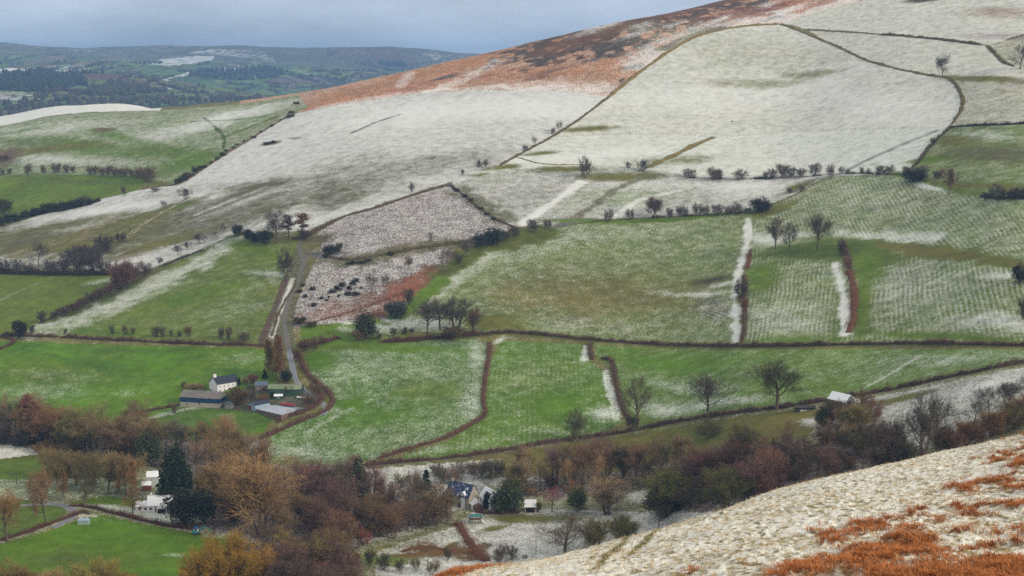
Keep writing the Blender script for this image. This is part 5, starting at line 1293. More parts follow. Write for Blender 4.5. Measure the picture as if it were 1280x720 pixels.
T('thorn', 231, 250, 15, 'dark thorn with snow behind it, upper of two', c=DARKB, wpx=19)
T('thorn', 205, 263, 13, 'dark thorn with snow behind it, lower of two', c=DARKB, wpx=12)
T('bush', 195, 239, 5, 'low dark bush left of the upper dark thorn', c=DARKB, wpx=14)
for x, y, h in [(0, 283, 13), (10, 279, 12), (20, 277, 11), (32, 273, 11), (44, 270, 11), (57, 267, 13), (66, 265, 12), (78, 263, 12), (88, 261, 11), (98, 259, 12), (112, 256, 9)]:
    T('yew', x, y, h, 'dark evergreen bush in the hedge under the strip field', 'evergreens in the strip field hedge', c=(0.038, 0.046, 0.026), wpx=h * 1.15)
T('bush', 105, 258, 14, 'bare bush standing tallest in the dark evergreen hedge', c=DARKB, wpx=14)
T('willow', 4, 268, 20, 'olive bush at the left frame edge in the strip field', c=(0.102, 0.109, 0.029), wpx=22)
T('oak', 48, 334, 31, 'round bare tree above the thick dark hedge', c=DARKB, wpx=28, v=2)
T('bush', 150, 303, 13, 'dark bush at the upper end of the purple thicket', c=DARKB, wpx=16)
T('bush', 131, 316, 23, 'round purple-dark bush above the thicket', c=(0.080, 0.065, 0.072), wpx=28)
for x, y, h, w in [(4, 341, 17, 22), (20, 341, 18, 22), (38, 342, 14, 20), (60, 342, 18, 22), (78, 342, 20, 22), (88, 332, 22, 24), (98, 342, 26, 26), (110, 330, 24, 24), (116, 342, 28, 26), (132, 343, 18, 20), (100, 325, 20, 20), (122, 326, 20, 20)]:
    T('bush', x, y, h, 'purple-grey bush in the thicket above the left green field', 'purple thicket bushes', c=(0.084, 0.067, 0.070), wpx=w)
T('willow', 152, 362, 36, 'large reddish-brown bush, tallest on the slanting hedge', c=(0.14, 0.085, 0.065), wpx=32)
for x, y, h, w in [(168, 351, 22, 22), (181, 345, 19, 22), (160, 356, 22, 20), (145, 364, 16, 18), (136, 369, 14, 18), (126, 373, 14, 16), (118, 377, 14, 16), (111, 380, 15, 16), (103, 384, 13, 16), (97, 388, 13, 14), (90, 391, 12, 14), (83, 394, 12, 14), (76, 396, 13, 16), (68, 399, 11, 13)]:
    T('bush', x, y, h, 'purplish bush on the hedge slanting beside the snow band', 'bushes on the slanting hedge', c=(0.109, 0.072, 0.067), wpx=w)
T('bush', 52, 404, 15, 'dark round bush at the foot of the slanting hedge', c=DARKB, wpx=14)
for x, y, h, w in [(200, 332, 11, 10), (222, 319, 13, 14), (234, 312, 10, 12), (248, 305, 14, 13), (256, 304, 10, 10), (279, 291, 12, 9), (268, 295, 5, 8)]:
    T('thorn', x, y, h, 'thin bare thorn along the snow-banked hedge top', 'thorns along the upper slanting hedge', c=DARKB, wpx=w)
T('yew', 25, 423, 24, 'dark ivy-green bush at the left end of the long hedge', c=(0.051, 0.052, 0.038), wpx=20)
T('bush', 40, 418, 12, 'small bush right of the dark ivy-green one', c=DARKB, wpx=10)
T('yew', 297, 295, 15, 'dark bush starting the row towards the pines', c=(0.043, 0.049, 0.032), wpx=14)
for x, y, h, w in ((310, 299, 13, 16), (318, 302, 12, 16), (331, 305, 18, 22)):
    T('yew', x, y, h, 'dark holly bush in the row towards the pines', 'dark hollies towards the pines', c=(0.038, 0.046, 0.032), wpx=w)
T('ash', 346, 303, 42, 'tall thin bare tree behind the dark hollies', c=GREYB, wpx=32, v=0)
T('pine', 361, 299, 31, 'thin bare-stemmed pine right of the tall bare tree', c=(0.102, 0.080, 0.072), wpx=18)
T('pine', 378, 297, 31, 'leaning orange-brown pine at the head of the lane', c=(0.167, 0.081, 0.034), wpx=22)
T('bush', 381, 300, 14, 'dark purple bush under the leaning pine', c=(0.072, 0.046, 0.058), wpx=20)
T('bush', 358, 347, 38, 'dark many-stemmed tree beside the upper track', c=(0.087, 0.084, 0.061), wpx=26, v=2)
T('yew', 412, 318, 13, 'dark bush on the stony patch right of the track', c=(0.038, 0.041, 0.026), wpx=18)
T('thorn', 538, 306, 17, 'faint grey thorn high on the rough ground', c=PALEB, wpx=12)
T('thorn', 511, 336, 15, 'faint grey thorn in the middle of the rough ground', c=PALEB, wpx=14)
T('thorn', 464, 366, 25, 'left one of two thorns above the red bracken', c=(0.109, 0.087, 0.058), wpx=22)
T('thorn', 482, 363, 20, 'right one of two thorns above the red bracken', c=DARKB, wpx=15)
T('yew', 599, 309, 19, 'dark evergreen below the sunken lane, left of two', c=(0.051, 0.055, 0.036), wpx=20)
T('yew', 617, 305, 22, 'dark evergreen below the sunken lane, right of two', c=(0.038, 0.046, 0.029), wpx=28)
for x, y, h, w in ((643, 295, 13, 18), (666, 290, 16, 15), (685, 286, 12, 12), (632, 299, 10, 14)):
    T('bush', x, y, h, 'dark bush on the hedge at the upper corner of the green field', 'bushes at the green field corner', c=DARKB, wpx=w)
T('thorn', 583, 321, 22, 'grey bush at the edge of the melted grass strip', c=GREYB, wpx=20)
T('thorn', 559, 339, 31, 'bare thorn leaning over the edge of the green field', c=GREYB, wpx=28)
T('bush', 572, 330, 13, 'small bush right of the leaning bare thorn', c=DARKB, wpx=16)
T('bush', 511, 381, 20, 'dark bush at the low end of the red bracken', c=DARKB, wpx=16)
T('yew', 495, 398, 22, 'bluish-dark evergreen below the red bracken', c=(0.046, 0.055, 0.041), wpx=28)
T('bigoak', 534, 417, 42, 'left of three bare oaks on the hedge corner', c=DARKB, wpx=42, v=0)
T('bigoak', 550, 412, 40, 'middle one of three bare oaks on the hedge corner', c=DARKB, wpx=36, v=1)
T('bigash', 569, 416, 45, 'right of three bare oaks on the hedge corner', c=(0.085, 0.072, 0.05), wpx=46, v=2)
T('ash', 592, 416, 32, 'faint reddish bare tree right of the three oaks', c=(0.172, 0.115, 0.069), wpx=20)
T('willow', 566, 424, 16, 'olive bush under the right oak', c=(0.116, 0.094, 0.043), wpx=34)
T('yew', 457, 424, 36, 'mossy green-dark bush above the frosted pasture', c=(0.061, 0.070, 0.032), wpx=30)
T('bush', 447, 426, 16, 'brown bush at the left foot of the mossy one', c=BROWN, wpx=22)
for x, y, h in ((492, 421, 12), (506, 418, 10), (474, 424, 8), (515, 416, 6)):
    T('bush', x, y, h, 'small bush on the hedge left of the three oaks', 'small bushes left of the oaks', c=DARKB, wpx=9)
for x, y, h, w in ((140, 417, 11, 8), (156, 418, 12, 9), (166, 418, 10, 8), (195, 421, 14, 12), (203, 421, 14, 10), (214, 420, 8, 7), (82, 418, 8, 6), (224, 421, 8, 6), (276, 425, 17, 9), (286, 425, 18, 10), (305, 427, 12, 18)):
    T('bush', x, y, h, 'bare bush rising from the long hedge left of the lane', 'bushes on the left long hedge', c=(0.123, 0.102, 0.072), wpx=w)
T('bush', 235, 421, 14, 'reddish bush on the long hedge, between grey ones', c=REDB, wpx=13)
for x, y, h, w in ((380, 440, 18, 22), (392, 436, 16, 18), (401, 430, 12, 14), (372, 452, 16, 14)):
    T('bush', x, y, h, 'brown bush at the bend where the lane meets the hedge', 'brown bushes by the lane', c=(0.167, 0.090, 0.065), wpx=w)

# ------------------------------------------------------------------ round the farm
for x, y, h in ((337, 473, 50), (345, 475, 58), (353, 473, 54), (349, 470, 46), (341, 470, 44)):
    T('larch', x, y, h, 'bare orange-brown larch behind the green-roofed shed', 'larches behind the farm', c=(0.230, 0.121, 0.057), wpx=15)
T('yew', 358, 478, 18, 'dark round evergreen beside the lane behind the farm', c=EVER, wpx=15)
T('spruce', 331, 472, 11, 'small dark conifer left of the larches', c=EVER, wpx=8)
T('bush', 317, 479, 12, 'dark red bush behind the slate-roofed stone shed', c=(0.145, 0.043, 0.058), wpx=16)
T('column', 299, 482, 10, 'narrow dark cypress right of the white farmhouse', c=EVER, wpx=4)
T('bush', 308, 481, 10, 'purple bush right of the narrow cypress', c=PURPLE, wpx=14)
T('willow', 298, 506, 21, 'olive-brown bush in front of the white farmhouse', c=(0.138, 0.104, 0.046), wpx=28)
T('bush', 316, 499, 12, 'dark bush in the middle of the farmyard', c=DARKB, wpx=12)
T('bush', 330, 501, 9, 'orange-brown bush in front of the stone shed', c=(0.207, 0.103, 0.040), wpx=16)
T('willow', 362, 492, 10, 'olive shrub under the green shed', c=(0.123, 0.102, 0.051), wpx=22)
T('bush', 388, 505, 13, 'brown bush at the end of the blue-roofed shed', c=(0.152, 0.099, 0.061), wpx=24)
T('bush', 394, 492, 14, 'brown bush beside the lane right of the farm', c=(0.160, 0.094, 0.065), wpx=20)
T('bush', 218, 516, 13, 'small bare bush below the blue-fronted barn', c=GREYB, wpx=12)
T('bush', 229, 485, 8, 'faint brown bush above the blue-fronted barn', c=REDB, wpx=7)
T('bush', 243, 488, 10, 'brown bush between barn and farmhouse', c=BROWN, wpx=26)

# ------------------------------------------------------------------ woods on the valley floor
def wood(kinds, spots, label, group, c, jit=0.25, wr=0.75, bark=BARK):
    for (x, y, h) in spots:
        k = kinds[rt.randint(len(kinds))]
        cc = c[rt.randint(len(c))] if isinstance(c, list) else c
        T(k, x, y, h, label, group, c=cc, wpx=h * wr * rt.uniform(0.85, 1.25), jit=jit, bark=bark)


def scatter(poly, n, h, seed, hj=0.25, mind=7):
    rs = np.random.RandomState(seed); P = np.array(poly, float); lo, hi = P.min(0), P.max(0); out = []
    for _ in range(n * 60):
        q = lo + rs.rand(2) * (hi - lo); ins = False
        for a, b in zip(P, np.roll(P, -1, 0)):
            if (a[1] > q[1]) != (b[1] > q[1]) and q[0] < (b[0] - a[0]) * (q[1] - a[1]) / (b[1] - a[1]) + a[0]: ins = not ins
        if ins and all(abs(q[0] - o[0]) + 2.2 * abs(q[1] - o[1]) > mind for o in out): out.append((q[0], q[1], h * rs.uniform(1 - hj, 1 + hj)))
        if len(out) >= n: break
    return out


wood(['wood'], scatter([(-15, 556), (-15, 540), (40, 540), (40, 556)], 9, 50, 1), 'purple-brown bare tree at the left end of the upper valley wood', 'purple trees, upper left wood', [PURPLE, (0.143, 0.108, 0.091)])
wood(['wood', 'larch'], scatter([(28, 558), (30, 545), (75, 548), (72, 560)], 9, 54, 2), 'orange-brown bare tree in the upper valley wood', 'orange-brown trees, upper left wood', [(0.27, 0.165, 0.09), (0.23, 0.145, 0.085)])
wood(['wood', 'ash'], scatter([(72, 565), (75, 545), (190, 552), (215, 575), (120, 580)], 26, 48, 3), 'olive-brown bare tree in the upper valley wood', 'olive-brown trees, upper left wood', [OLIVEB, BROWN, (0.192, 0.152, 0.083)])
wood(['bush'], scatter([(-10, 560), (-10, 552), (70, 552), (70, 560)], 10, 22, 4), 'dark bush at the edge of the upper left wood', 'dark bushes under the upper left wood', (0.040, 0.038, 0.032), wr=1.2)
wood(['oak', 'ash'], [(62, 600, 42), (72, 616, 56), (84, 614, 52), (106, 634, 72), (120, 618, 56), (134, 618, 54), (147, 616, 50), (158, 618, 54), (170, 612, 48), (95, 606, 44), (112, 604, 42), (140, 602, 40)], 'mossy bare tree with a visible trunk in front of the upper left wood', 'mossy trees before the upper left wood', [(0.177, 0.156, 0.070), OLIVEB], wr=0.85, bark=(0.20, 0.17, 0.11))
T('oak', 9, 677, 70, 'orange-brown bare oak at the left frame edge by the lower hedge', c=(0.27, 0.165, 0.075), wpx=60, v=0)
T('oak', 58, 657, 76, 'tall orange-brown bare tree by the bend of the lower lane', c=(0.26, 0.165, 0.085), wpx=44, v=1)
T('larch', 166, 645, 72, 'pale orange larch left of the snowy bungalow', c=(0.324, 0.187, 0.084), wpx=24)
T('larch', 79, 622, 34, 'small rusty young tree behind the lower lane', c=(0.26, 0.13, 0.07), wpx=14)
T('cypress', 221, 630, 78, 'tall black-green conifer behind the bungalow', c=(0.026, 0.044, 0.024), wpx=42)
T('yew', 229, 657, 47, 'round brownish-black yew right of the bungalow', c=(0.048, 0.044, 0.026), wpx=46, v=0)
T('yew', 256, 655, 48, 'dark green yew right of the brownish-black one', c=(0.048, 0.065, 0.030), wpx=36, v=1)
T('yew', 186, 582, 46, 'dark ivy-clad tree in the upper wood behind the conifer', c=(0.054, 0.074, 0.035), wpx=34)
T('yew', 146, 566, 32, 'dark evergreen deep in the olive-brown wood', c=(0.054, 0.069, 0.039), wpx=28)
T('pollard', 322, 668, 106, 'huge many-trunked bare willow in the middle of the lower wood', c=(0.347, 0.239, 0.106), wpx=112, bark=(0.256, 0.195, 0.122))
T('ash', 222, 566, 42, 'pale bare tree against the field below the barn', c=PALEB, wpx=46, v=0)
T('ash', 288, 552, 36, 'pale bare tree left of the big farm hedge corner', c=(0.362, 0.282, 0.160), wpx=34, v=1)
wood(['wood', 'ash'], scatter([(236, 600), (245, 565), (330, 570), (350, 600), (300, 625)], 15, 50, 5), 'warm brown bare tree behind the huge willow', 'warm brown trees behind the willow', [(0.241, 0.160, 0.073), (0.211, 0.146, 0.066)])
wood(['willow', 'wood'], scatter([(268, 655), (262, 620), (300, 620), (300, 665)], 7, 40, 6), 'olive-brown scrub tree between yew and huge willow', 'scrub trees beside the willow', [(0.221, 0.156, 0.059), (0.230, 0.146, 0.065)], wr=0.9)
T('willow', 284, 745, 76, 'large yellow-twigged willow bush in front of the pasture', c=(0.345, 0.230, 0.040), wpx=92, v=0)
T('willow', 258, 748, 56, 'smaller yellow willow bush left of the large one', c=(0.310, 0.207, 0.040), wpx=62, v=1)
T('willow', 322, 742, 60, 'orange-tinged willow bush right of the large yellow one', c=(0.339, 0.187, 0.049), wpx=56, v=1)
T('willow', 238, 752, 36, 'lowest olive willow bush left of the yellow ones', c=(0.353, 0.269, 0.073), wpx=40, v=1)
wood(['willow', 'bush'], [(5, 745, 46), (32, 748, 42), (62, 752, 42), (90, 752, 40), (120, 752, 52), (150, 756, 40), (180, 758, 36)], 'olive-brown bush at the near edge of the bright pasture', 'bushes at the near pasture edge', [(0.320, 0.260, 0.061), (0.294, 0.208, 0.073), (0.269, 0.221, 0.098)], wr=1.1)
T('wood', 424, 632, 62, 'slim dark conifer-like ivy tree left of the middle wood', c=(0.138, 0.127, 0.079), wpx=24)
T('spruce', 449, 628, 64, 'tall green-brown conifer at the top of the middle wood', c=(0.125, 0.140, 0.079), wpx=28)
T('spruce', 533, 613, 29, 'small dark pointed conifer above the stone house', c=EVER, wpx=15)
wood(['wood'], scatter([(375, 640), (385, 598), (440, 602), (480, 615), (500, 640), (430, 660)], 22, 46, 7), 'purple bare tree in the middle wood left of the stone house', 'purple trees, middle wood', [PURPLE, (0.192, 0.088, 0.095), (0.154, 0.108, 0.088)])
wood(['wood', 'bush'], scatter([(395, 690), (390, 645), (470, 650), (560, 640), (562, 652), (470, 680)], 20, 40, 8), 'dark brown bare tree in the middle of the lower wood', 'dark brown trees, middle wood', [(0.164, 0.101, 0.070), (0.143, 0.117, 0.065), (0.192, 0.117, 0.073)], wr=0.9)
wood(['wood', 'bush'], scatter([(340, 770), (345, 690), (420, 690), (440, 760)], 22, 46, 9), 'dark brown bare tree beside the stream at the wood foot', 'dark trees beside the stream', [(0.143, 0.098, 0.070), (0.183, 0.137, 0.059), (0.164, 0.098, 0.083)], wr=0.95)
wood(['wood'], scatter([(330, 655), (345, 610), (385, 612), (390, 660), (350, 690)], 11, 44, 10), 'brown bare tree right of the huge willow', 'brown trees right of the willow', [(0.192, 0.133, 0.070), (0.211, 0.146, 0.065)])
T('bush', 453, 680, 22, 'pinkish-red twiggy bush at the wood edge', c=(0.294, 0.112, 0.077), wpx=24)
T('willow', 480, 662, 30, 'yellow-green mossy bush in the middle wood', c=(0.307, 0.282, 0.079), wpx=34)
wood(['bush'], [(500, 612, 22), (515, 608, 20), (552, 604, 22), (565, 604, 20), (575, 600, 24), (600, 598, 22), (615, 597, 24), (628, 595, 20), (590, 592, 16), (545, 594, 16)], 'grey leafless shrub on the snowy bank behind the stone house', 'shrubs behind the stone house', [(0.230, 0.176, 0.137), GREYB, PALEB], wr=1.1)
wood(['wood'], scatter([(505, 655), (510, 622), (555, 622), (562, 655), (530, 660)], 11, 34, 11), 'dark mossy bare tree crowding the stone house on its left', 'dark trees left of the stone house', [(0.083, 0.072, 0.045), (0.173, 0.117, 0.073)], wr=1.0)
T('yew', 634, 640, 36, 'broad dark green yew between the white gable and the small shed', c=(0.048, 0.061, 0.026), wpx=46, v=0)
T('yew', 640, 632, 40, 'olive holm tree rising behind the broad yew', c=(0.125, 0.127, 0.048), wpx=28, v=1)
T('column', 608, 636, 23, 'narrow black-green cypress by the white porch', c=EVER, wpx=9)
T('column', 618, 634, 17, 'short dark cypress against the white gable', c=EVER, wpx=10)
T('ash', 653, 618, 46, 'pale bare tree behind the broad yew', c=(0.308, 0.248, 0.168), wpx=40, v=1)
wood(['wood', 'ash'], scatter([(640, 618), (645, 604), (860, 588), (870, 604), (760, 618)], 28, 48, 12), 'slim bare tree in the belt above the right wood', 'belt of slim trees, right wood', [(0.192, 0.152, 0.083), (0.164, 0.127, 0.077), BROWN], wr=0.62, bark=(0.22, 0.19, 0.13))
wood(['wood'], scatter([(690, 608), (690, 596), (770, 592), (770, 604)], 8, 46, 13), 'purple-topped slim bare tree in the belt above the right wood', 'purple trees in the belt', [(0.230, 0.098, 0.128), (0.192, 0.108, 0.110)], wr=0.65)
T('wood', 690, 640, 34, 'maroon bare tree beside the small snowy shed', c=(0.278, 0.099, 0.106), wpx=30)
T('yew', 722, 638, 34, 'ivy-green tree with an orange top beyond the small shed', c=(0.097, 0.118, 0.043), wpx=26)
T('wood', 718, 632, 36, 'orange-brown bare tree behind the ivy-green one', c=(0.279, 0.120, 0.041), wpx=30)
T('pollard', 833, 645, 60, 'broad olive ivy-clad tree at the snow edge', c=(0.210, 0.213, 0.059), wpx=66)
T('pollard', 760, 642, 44, 'broad pale-brown bare tree left of the olive ivy-clad one', c=(0.321, 0.239, 0.132), wpx=60)
T('bigoak', 705, 696, 52, 'low dark bare tree with crooked limbs over the snowy paddock', c=(0.168, 0.146, 0.095), wpx=76, v=1)
T('willow', 745, 684, 36, 'olive scrub right of the crooked bare tree', c=(0.278, 0.226, 0.079), wpx=44)
T('willow', 780, 676, 32, 'mossy scrub at the edge of the near hillside', c=(0.236, 0.203, 0.079), wpx=40)
T('bush', 625, 704, 24, 'thin grey bare shrub in the snowy paddock, larger of two', c=GREYB, wpx=24, v=3)
T('bush', 640, 700, 18, 'thin grey bare shrub in the snowy paddock, smaller of two', c=GREYB, wpx=18, v=3)
wood(['wood', 'bush'], scatter([(855, 640), (850, 596), (930, 588), (1010, 572), (1050, 566), (1060, 590), (950, 625)], 30, 44, 14), 'purple-brown bare tree in the right wood under the near hillside', 'purple-brown trees, right wood', [(0.164, 0.101, 0.088), (0.143, 0.098, 0.077), (0.192, 0.121, 0.091)], wr=0.9)
wood(['wood', 'yew'], scatter([(800, 660), (810, 625), (870, 620), (890, 640), (840, 665)], 9, 38, 15), 'dark green-brown tree at the near edge of the right wood', 'dark trees, near right wood', [(0.068, 0.063, 0.033), (0.090, 0.075, 0.045)], wr=0.9)
T('pollard', 908, 640, 56, 'olive-green mossy tree rounded above the near hillside', c=(0.105, 0.105, 0.035), wpx=66)
wood(['wood', 'bush'], scatter([(1035, 590), (1030, 556), (1130, 560), (1140, 580), (1080, 592)], 18, 38, 16), 'grey-brown bare tree below the grey barn', 'grey-brown trees below the barn', [(0.143, 0.113, 0.091), (0.125, 0.108, 0.073)], wr=0.95)
T('willow', 1067, 540, 36, 'mossy olive bush in front of the grey barn', c=(0.236, 0.213, 0.079), wpx=44)
T('bush', 1080, 522, 38, 'tall dark brown bush at the right end of the grey barn', c=(0.15, 0.10, 0.065), wpx=30)
T('bush', 1092, 532, 32, 'rusty bush on the slope right of the barn', c=(0.19, 0.12, 0.075), wpx=30)
T('bush', 1052, 532, 34, 'dark brown bush right in front of the grey barn wall', c=(0.13, 0.09, 0.06), wpx=36)
T('willow', 1040, 530, 30, 'olive bush in front of the left corner of the grey barn', c=(0.10, 0.085, 0.04), wpx=30)
T('yew', 1030, 535, 30, 'dark evergreen bush left of the barn', c=(0.076, 0.078, 0.039), wpx=24)
T('bush', 1060, 556, 26, 'yellow-brown bush below the mossy olive one', c=(0.334, 0.269, 0.079), wpx=30)
wood(['bush', 'willow'], [(1130, 574, 22), (1175, 566, 26), (1190, 562, 28), (1208, 556, 30), (1225, 552, 30), (1240, 546, 34), (1255, 542, 34), (1270, 536, 34), (1285, 532, 36), (1300, 526, 36), (1170, 555, 22), (1262, 524, 24)], 'warm brown bush behind the brow of the near hillside', 'brown bushes behind the brow', [(0.19, 0.13, 0.08), (0.260, 0.146, 0.077), (0.211, 0.137, 0.073), (0.173, 0.133, 0.065)], wr=1.15)
wood(['bush'], scatter([(860, 560), (880, 545), (960, 545), (960, 565)], 6, 22, 18), 'olive bush along the edge of the olive pasture', 'bushes under the olive pasture', (0.128, 0.111, 0.043), wr=1.5)
wood(['bush'], [(430, 700, 20), (445, 710, 22), (462, 704, 18), (480, 712, 22), (500, 716, 18), (520, 712, 16), (540, 718, 20), (420, 715, 24), (560, 700, 16)], 'thin dark shrub in the wet ground by the stream', 'shrubs by the stream', [DARKB, (0.154, 0.117, 0.055)], wr=0.8)
# undergrowth that closes the woods at the ground
def under(poly, n, h, seed, label, group, c):
    wood(['bush'], scatter(poly, n, h, seed, 0.4, 6), label, group, c, wr=1.5)


under([(250, 650), (245, 600), (340, 590), (360, 660)], 8, 18, 31, 'low brown undergrowth bush around the huge willow', 'undergrowth by the huge willow', [(0.256, 0.169, 0.085), (0.205, 0.169, 0.073)])
under([(375, 690), (375, 600), (480, 612), (560, 640), (470, 690)], 15, 18, 32, 'low purple-brown undergrowth bush in the middle wood', 'undergrowth of the middle wood', [(0.243, 0.130, 0.104), (0.192, 0.130, 0.073), (0.269, 0.169, 0.085)])
under([(350, 735), (365, 680), (430, 690), (430, 735)], 8, 22, 33, 'low dark undergrowth bush beside the stream', 'undergrowth by the stream', [(0.192, 0.130, 0.085), (0.230, 0.156, 0.073)])
under([(650, 622), (650, 608), (860, 594), (866, 612)], 9, 14, 34, 'low brown bush between the slim trees of the belt', 'undergrowth of the belt', [(0.218, 0.156, 0.085), (0.256, 0.143, 0.073)])
under([(850, 650), (850, 600), (1040, 566), (1130, 570), (1060, 595)], 20, 22, 35, 'low brown undergrowth bush in the right wood', 'undergrowth of the right wood', [(0.243, 0.143, 0.098), (0.192, 0.143, 0.073), (0.166, 0.143, 0.061)])
under([(20, 562), (20, 545), (215, 562), (225, 590), (120, 585)], 12, 16, 36, 'low brown undergrowth bush in the upper left wood', 'undergrowth of the upper left wood', [(0.269, 0.182, 0.085), (0.218, 0.156, 0.073), (0.154, 0.130, 0.061)])
# ------------------------------------------------------------------ lanes
def ribbon(name, px, w, mat, lift=0.10):
    W, L = run_points(px, 1.5)
    t = np.gradient(W[:, :2], axis=0); t /= np.linalg.norm(t, axis=1)[:, None] + 1e-9
    n = np.stack([-t[:, 1], t[:, 0]], 1); V = []
    for a in (-0.5, -0.25, 0, 0.25, 0.5):
        q = W.copy(); q[:, :2] += n * a * w * (1 + 0.5 * fbm(np.arange(len(W)) / 5.0, np.zeros(len(W)) + a, 7, 2))[:, None]
        q[:, 2] = height(q[:, 0], q[:, 1]) + lift - (0.06 if abs(a) == 0.5 else 0); V.append(q)
    V = np.stack(V, 1).reshape(-1, 3); i = np.arange(len(W) - 1)[:, None] * 5
    Q = np.concatenate([i + np.array([[j, j + 1, j + 6, j + 5]]) for j in range(4)], 0)
    o = mesh_obj(name, V, Q, mat, smooth=True)
    at = o.data.attributes.new('across', 'FLOAT', 'POINT'); at.data.foreach_set('value', np.tile(np.array((-0.5, -0.25, 0, 0.25, 0.5), np.float32), len(W)))
    return tag(o, kind='structure')


def lane_mat(name, c, mid):
    n = NT(name); oc = n.obj_coord()
    a = n.math('ABSOLUTE', n.attr('across'))
    rut = n.ramp(a, 0.10, 0.2)
    k = n.math('MULTIPLY_ADD', n.noise(oc, 0.9, 4), 0.9, 0.55)
    col = n.mix(rut, mid, c)
    sc = n.add('ShaderNodeVectorMath', operation='SCALE'); n.link(col, sc.inputs[0]); n.link(k, sc.inputs['Scale'])
    n.link(sc.outputs[0], n.b.inputs['Base Color']); n.b.inputs['Roughness'].default_value = 0.6
    return n.m


M_LANE = lane_mat('wet_lane', (0.22, 0.23, 0.26), (0.17, 0.17, 0.165))
M_TRACK = lane_mat('stony_track', (0.125, 0.108, 0.108), (0.13, 0.12, 0.06))
ribbon('road', [(361, 436), (363, 448), (366, 460), (370, 474), (376, 484), (386, 493), (397, 500), (405, 506), (408, 513), (404, 519)], 2.8, M_LANE)
ribbon('track', [(361, 437), (358, 422), (355, 400), (360, 380), (370, 358), (376, 340), (379, 328), (376, 317), (374, 306), (377, 299)], 2.7, M_TRACK)
ribbon('track', [(379, 327), (386, 320), (400, 320), (412, 322)], 2.6, M_TRACK, 0.12)
ribbon('road', [(26, 632), (50, 630), (72, 631), (86, 635), (92, 640), (90, 647), (80, 653), (66, 660)], 3.0, M_LANE)
ribbon('path', [(334, 668), (344, 680), (354, 692), (360, 706), (362, 722)], 2.4, lane_mat('pale_stones', (0.50, 0.49, 0.50), (0.30, 0.29, 0.28)))

# ------------------------------------------------------------------ buildings
def snowy(name, base, amount, scale=0.8):
    """Roofing under a thin, uneven fall of snow."""
    n = NT(name); oc = n.obj_coord()
    f = n.math('ADD', n.noise(oc, scale, 4, 0.6), amount - 0.5)
    m = n.ramp(f, 0.38, 0.62)
    k = n.math('MULTIPLY_ADD', n.noise(oc, 3.0, 3), 0.7, 0.65)
    sc = n.add('ShaderNodeVectorMath', operation='SCALE'); sc.inputs[0].default_value = base; n.link(k, sc.inputs['Scale'])
    n.link(n.mix(m, sc.outputs[0], (0.78, 0.78, 0.79)), n.b.inputs['Base Color'])
    n.b.inputs['Roughness'].default_value = 0.7
    return n.m


def sheeting(name, c, rust=(0.3, 0.25, 0.22), amt=0.4, rough=0.5):
    """Corrugated sheets: fine ribs and weathered patches."""
    n = NT(name); oc = n.obj_coord()
    f = n.ramp(n.noise(n.mapped(oc, (0.25, 0.25, 0.6)), 1.0, 4, 0.6), 0.42, 0.7)
    col = n.mix(n.math('MULTIPLY', f, amt), c, rust)
    k = n.math('MULTIPLY_ADD', n.noise(oc, 2.5, 3), 0.6, 0.7)
    sc = n.add('ShaderNodeVectorMath', operation='SCALE'); n.link(col, sc.inputs[0]); n.link(k, sc.inputs['Scale'])
    n.link(sc.outputs[0], n.b.inputs['Base Color']); n.b.inputs['Roughness'].default_value = rough
    wv = n.add('ShaderNodeTexWave'); wv.inputs['Scale'].default_value = 4.0; n.link(oc, wv.inputs['Vector'])
    bp = n.add('ShaderNodeBump'); bp.inputs['Strength'].default_value = 0.4; bp.inputs['Distance'].default_value = 0.03
    n.link(wv.outputs['Fac'], bp.inputs['Height']); n.link(bp.outputs[0], n.b.inputs['Normal'])
    return n.m


M_WHITEWASH = plain('whitewash', (0.78, 0.74, 0.76), var=0.12, scale=0.5)
M_STONE = plain('house_stone', (0.36, 0.31, 0.24), var=0.3, scale=0.9)
M_DARKSTONE = plain('dark_stone', (0.20, 0.16, 0.13), var=0.35, scale=0.9)
M_CREAM = plain('cream_block', (0.42, 0.38, 0.29), var=0.25, scale=0.6)
M_SLATE = plain('slate', (0.030, 0.036, 0.055), var=0.3, scale=1.2, rough=0.5)
M_SLATE_N = snowy('slate_with_snow', (0.028, 0.045, 0.095), 0.36)
M_SNOWROOF = snowy('snow_covered_roof', (0.10, 0.09, 0.09), 0.72)
M_GLASS = plain('window_glass', (0.03, 0.035, 0.045), var=0.1, rough=0.15, spec=0.5)
M_FRAMEW = plain('white_paint', (0.75, 0.75, 0.74), var=0.08)
M_BLUE = sheeting('blue_sheeting', (0.020, 0.060, 0.150), (0.05, 0.07, 0.10), 0.3)
M_ASB = sheeting('grey_brown_sheeting', (0.155, 0.135, 0.125), (0.23, 0.20, 0.15), 0.7)
M_PALEROOF = sheeting('pale_galvanised', (0.40, 0.43, 0.48), (0.32, 0.26, 0.24), 0.4)
M_BLUEGREY = sheeting('blue_grey_sheeting', (0.22, 0.31, 0.40), (0.30, 0.30, 0.30), 0.5)
M_LIGHTBLUE = sheeting('light_blue_sheeting', (0.30, 0.40, 0.50), (0.4, 0.42, 0.45), 0.4)
M_RED = sheeting('red_sheeting', (0.24, 0.03, 0.04), (0.20, 0.05, 0.04), 0.5)
M_GREEN = sheeting('green_sheeting', (0.05, 0.095, 0.07), (0.05, 0.10, 0.05), 0.4)
M_MOSS = sheeting('mossy_green_roof', (0.15, 0.20, 0.11), (0.26, 0.27, 0.17), 0.8)
M_BRICKW = plain('brown_boards', (0.19, 0.135, 0.11), var=0.35, scale=1.3)
M_REDWALL = plain('red_brown_brick', (0.20, 0.07, 0.045), var=0.3, scale=1.5)
M_DARKW = plain('dark_opening', (0.018, 0.017, 0.018), var=0.2)
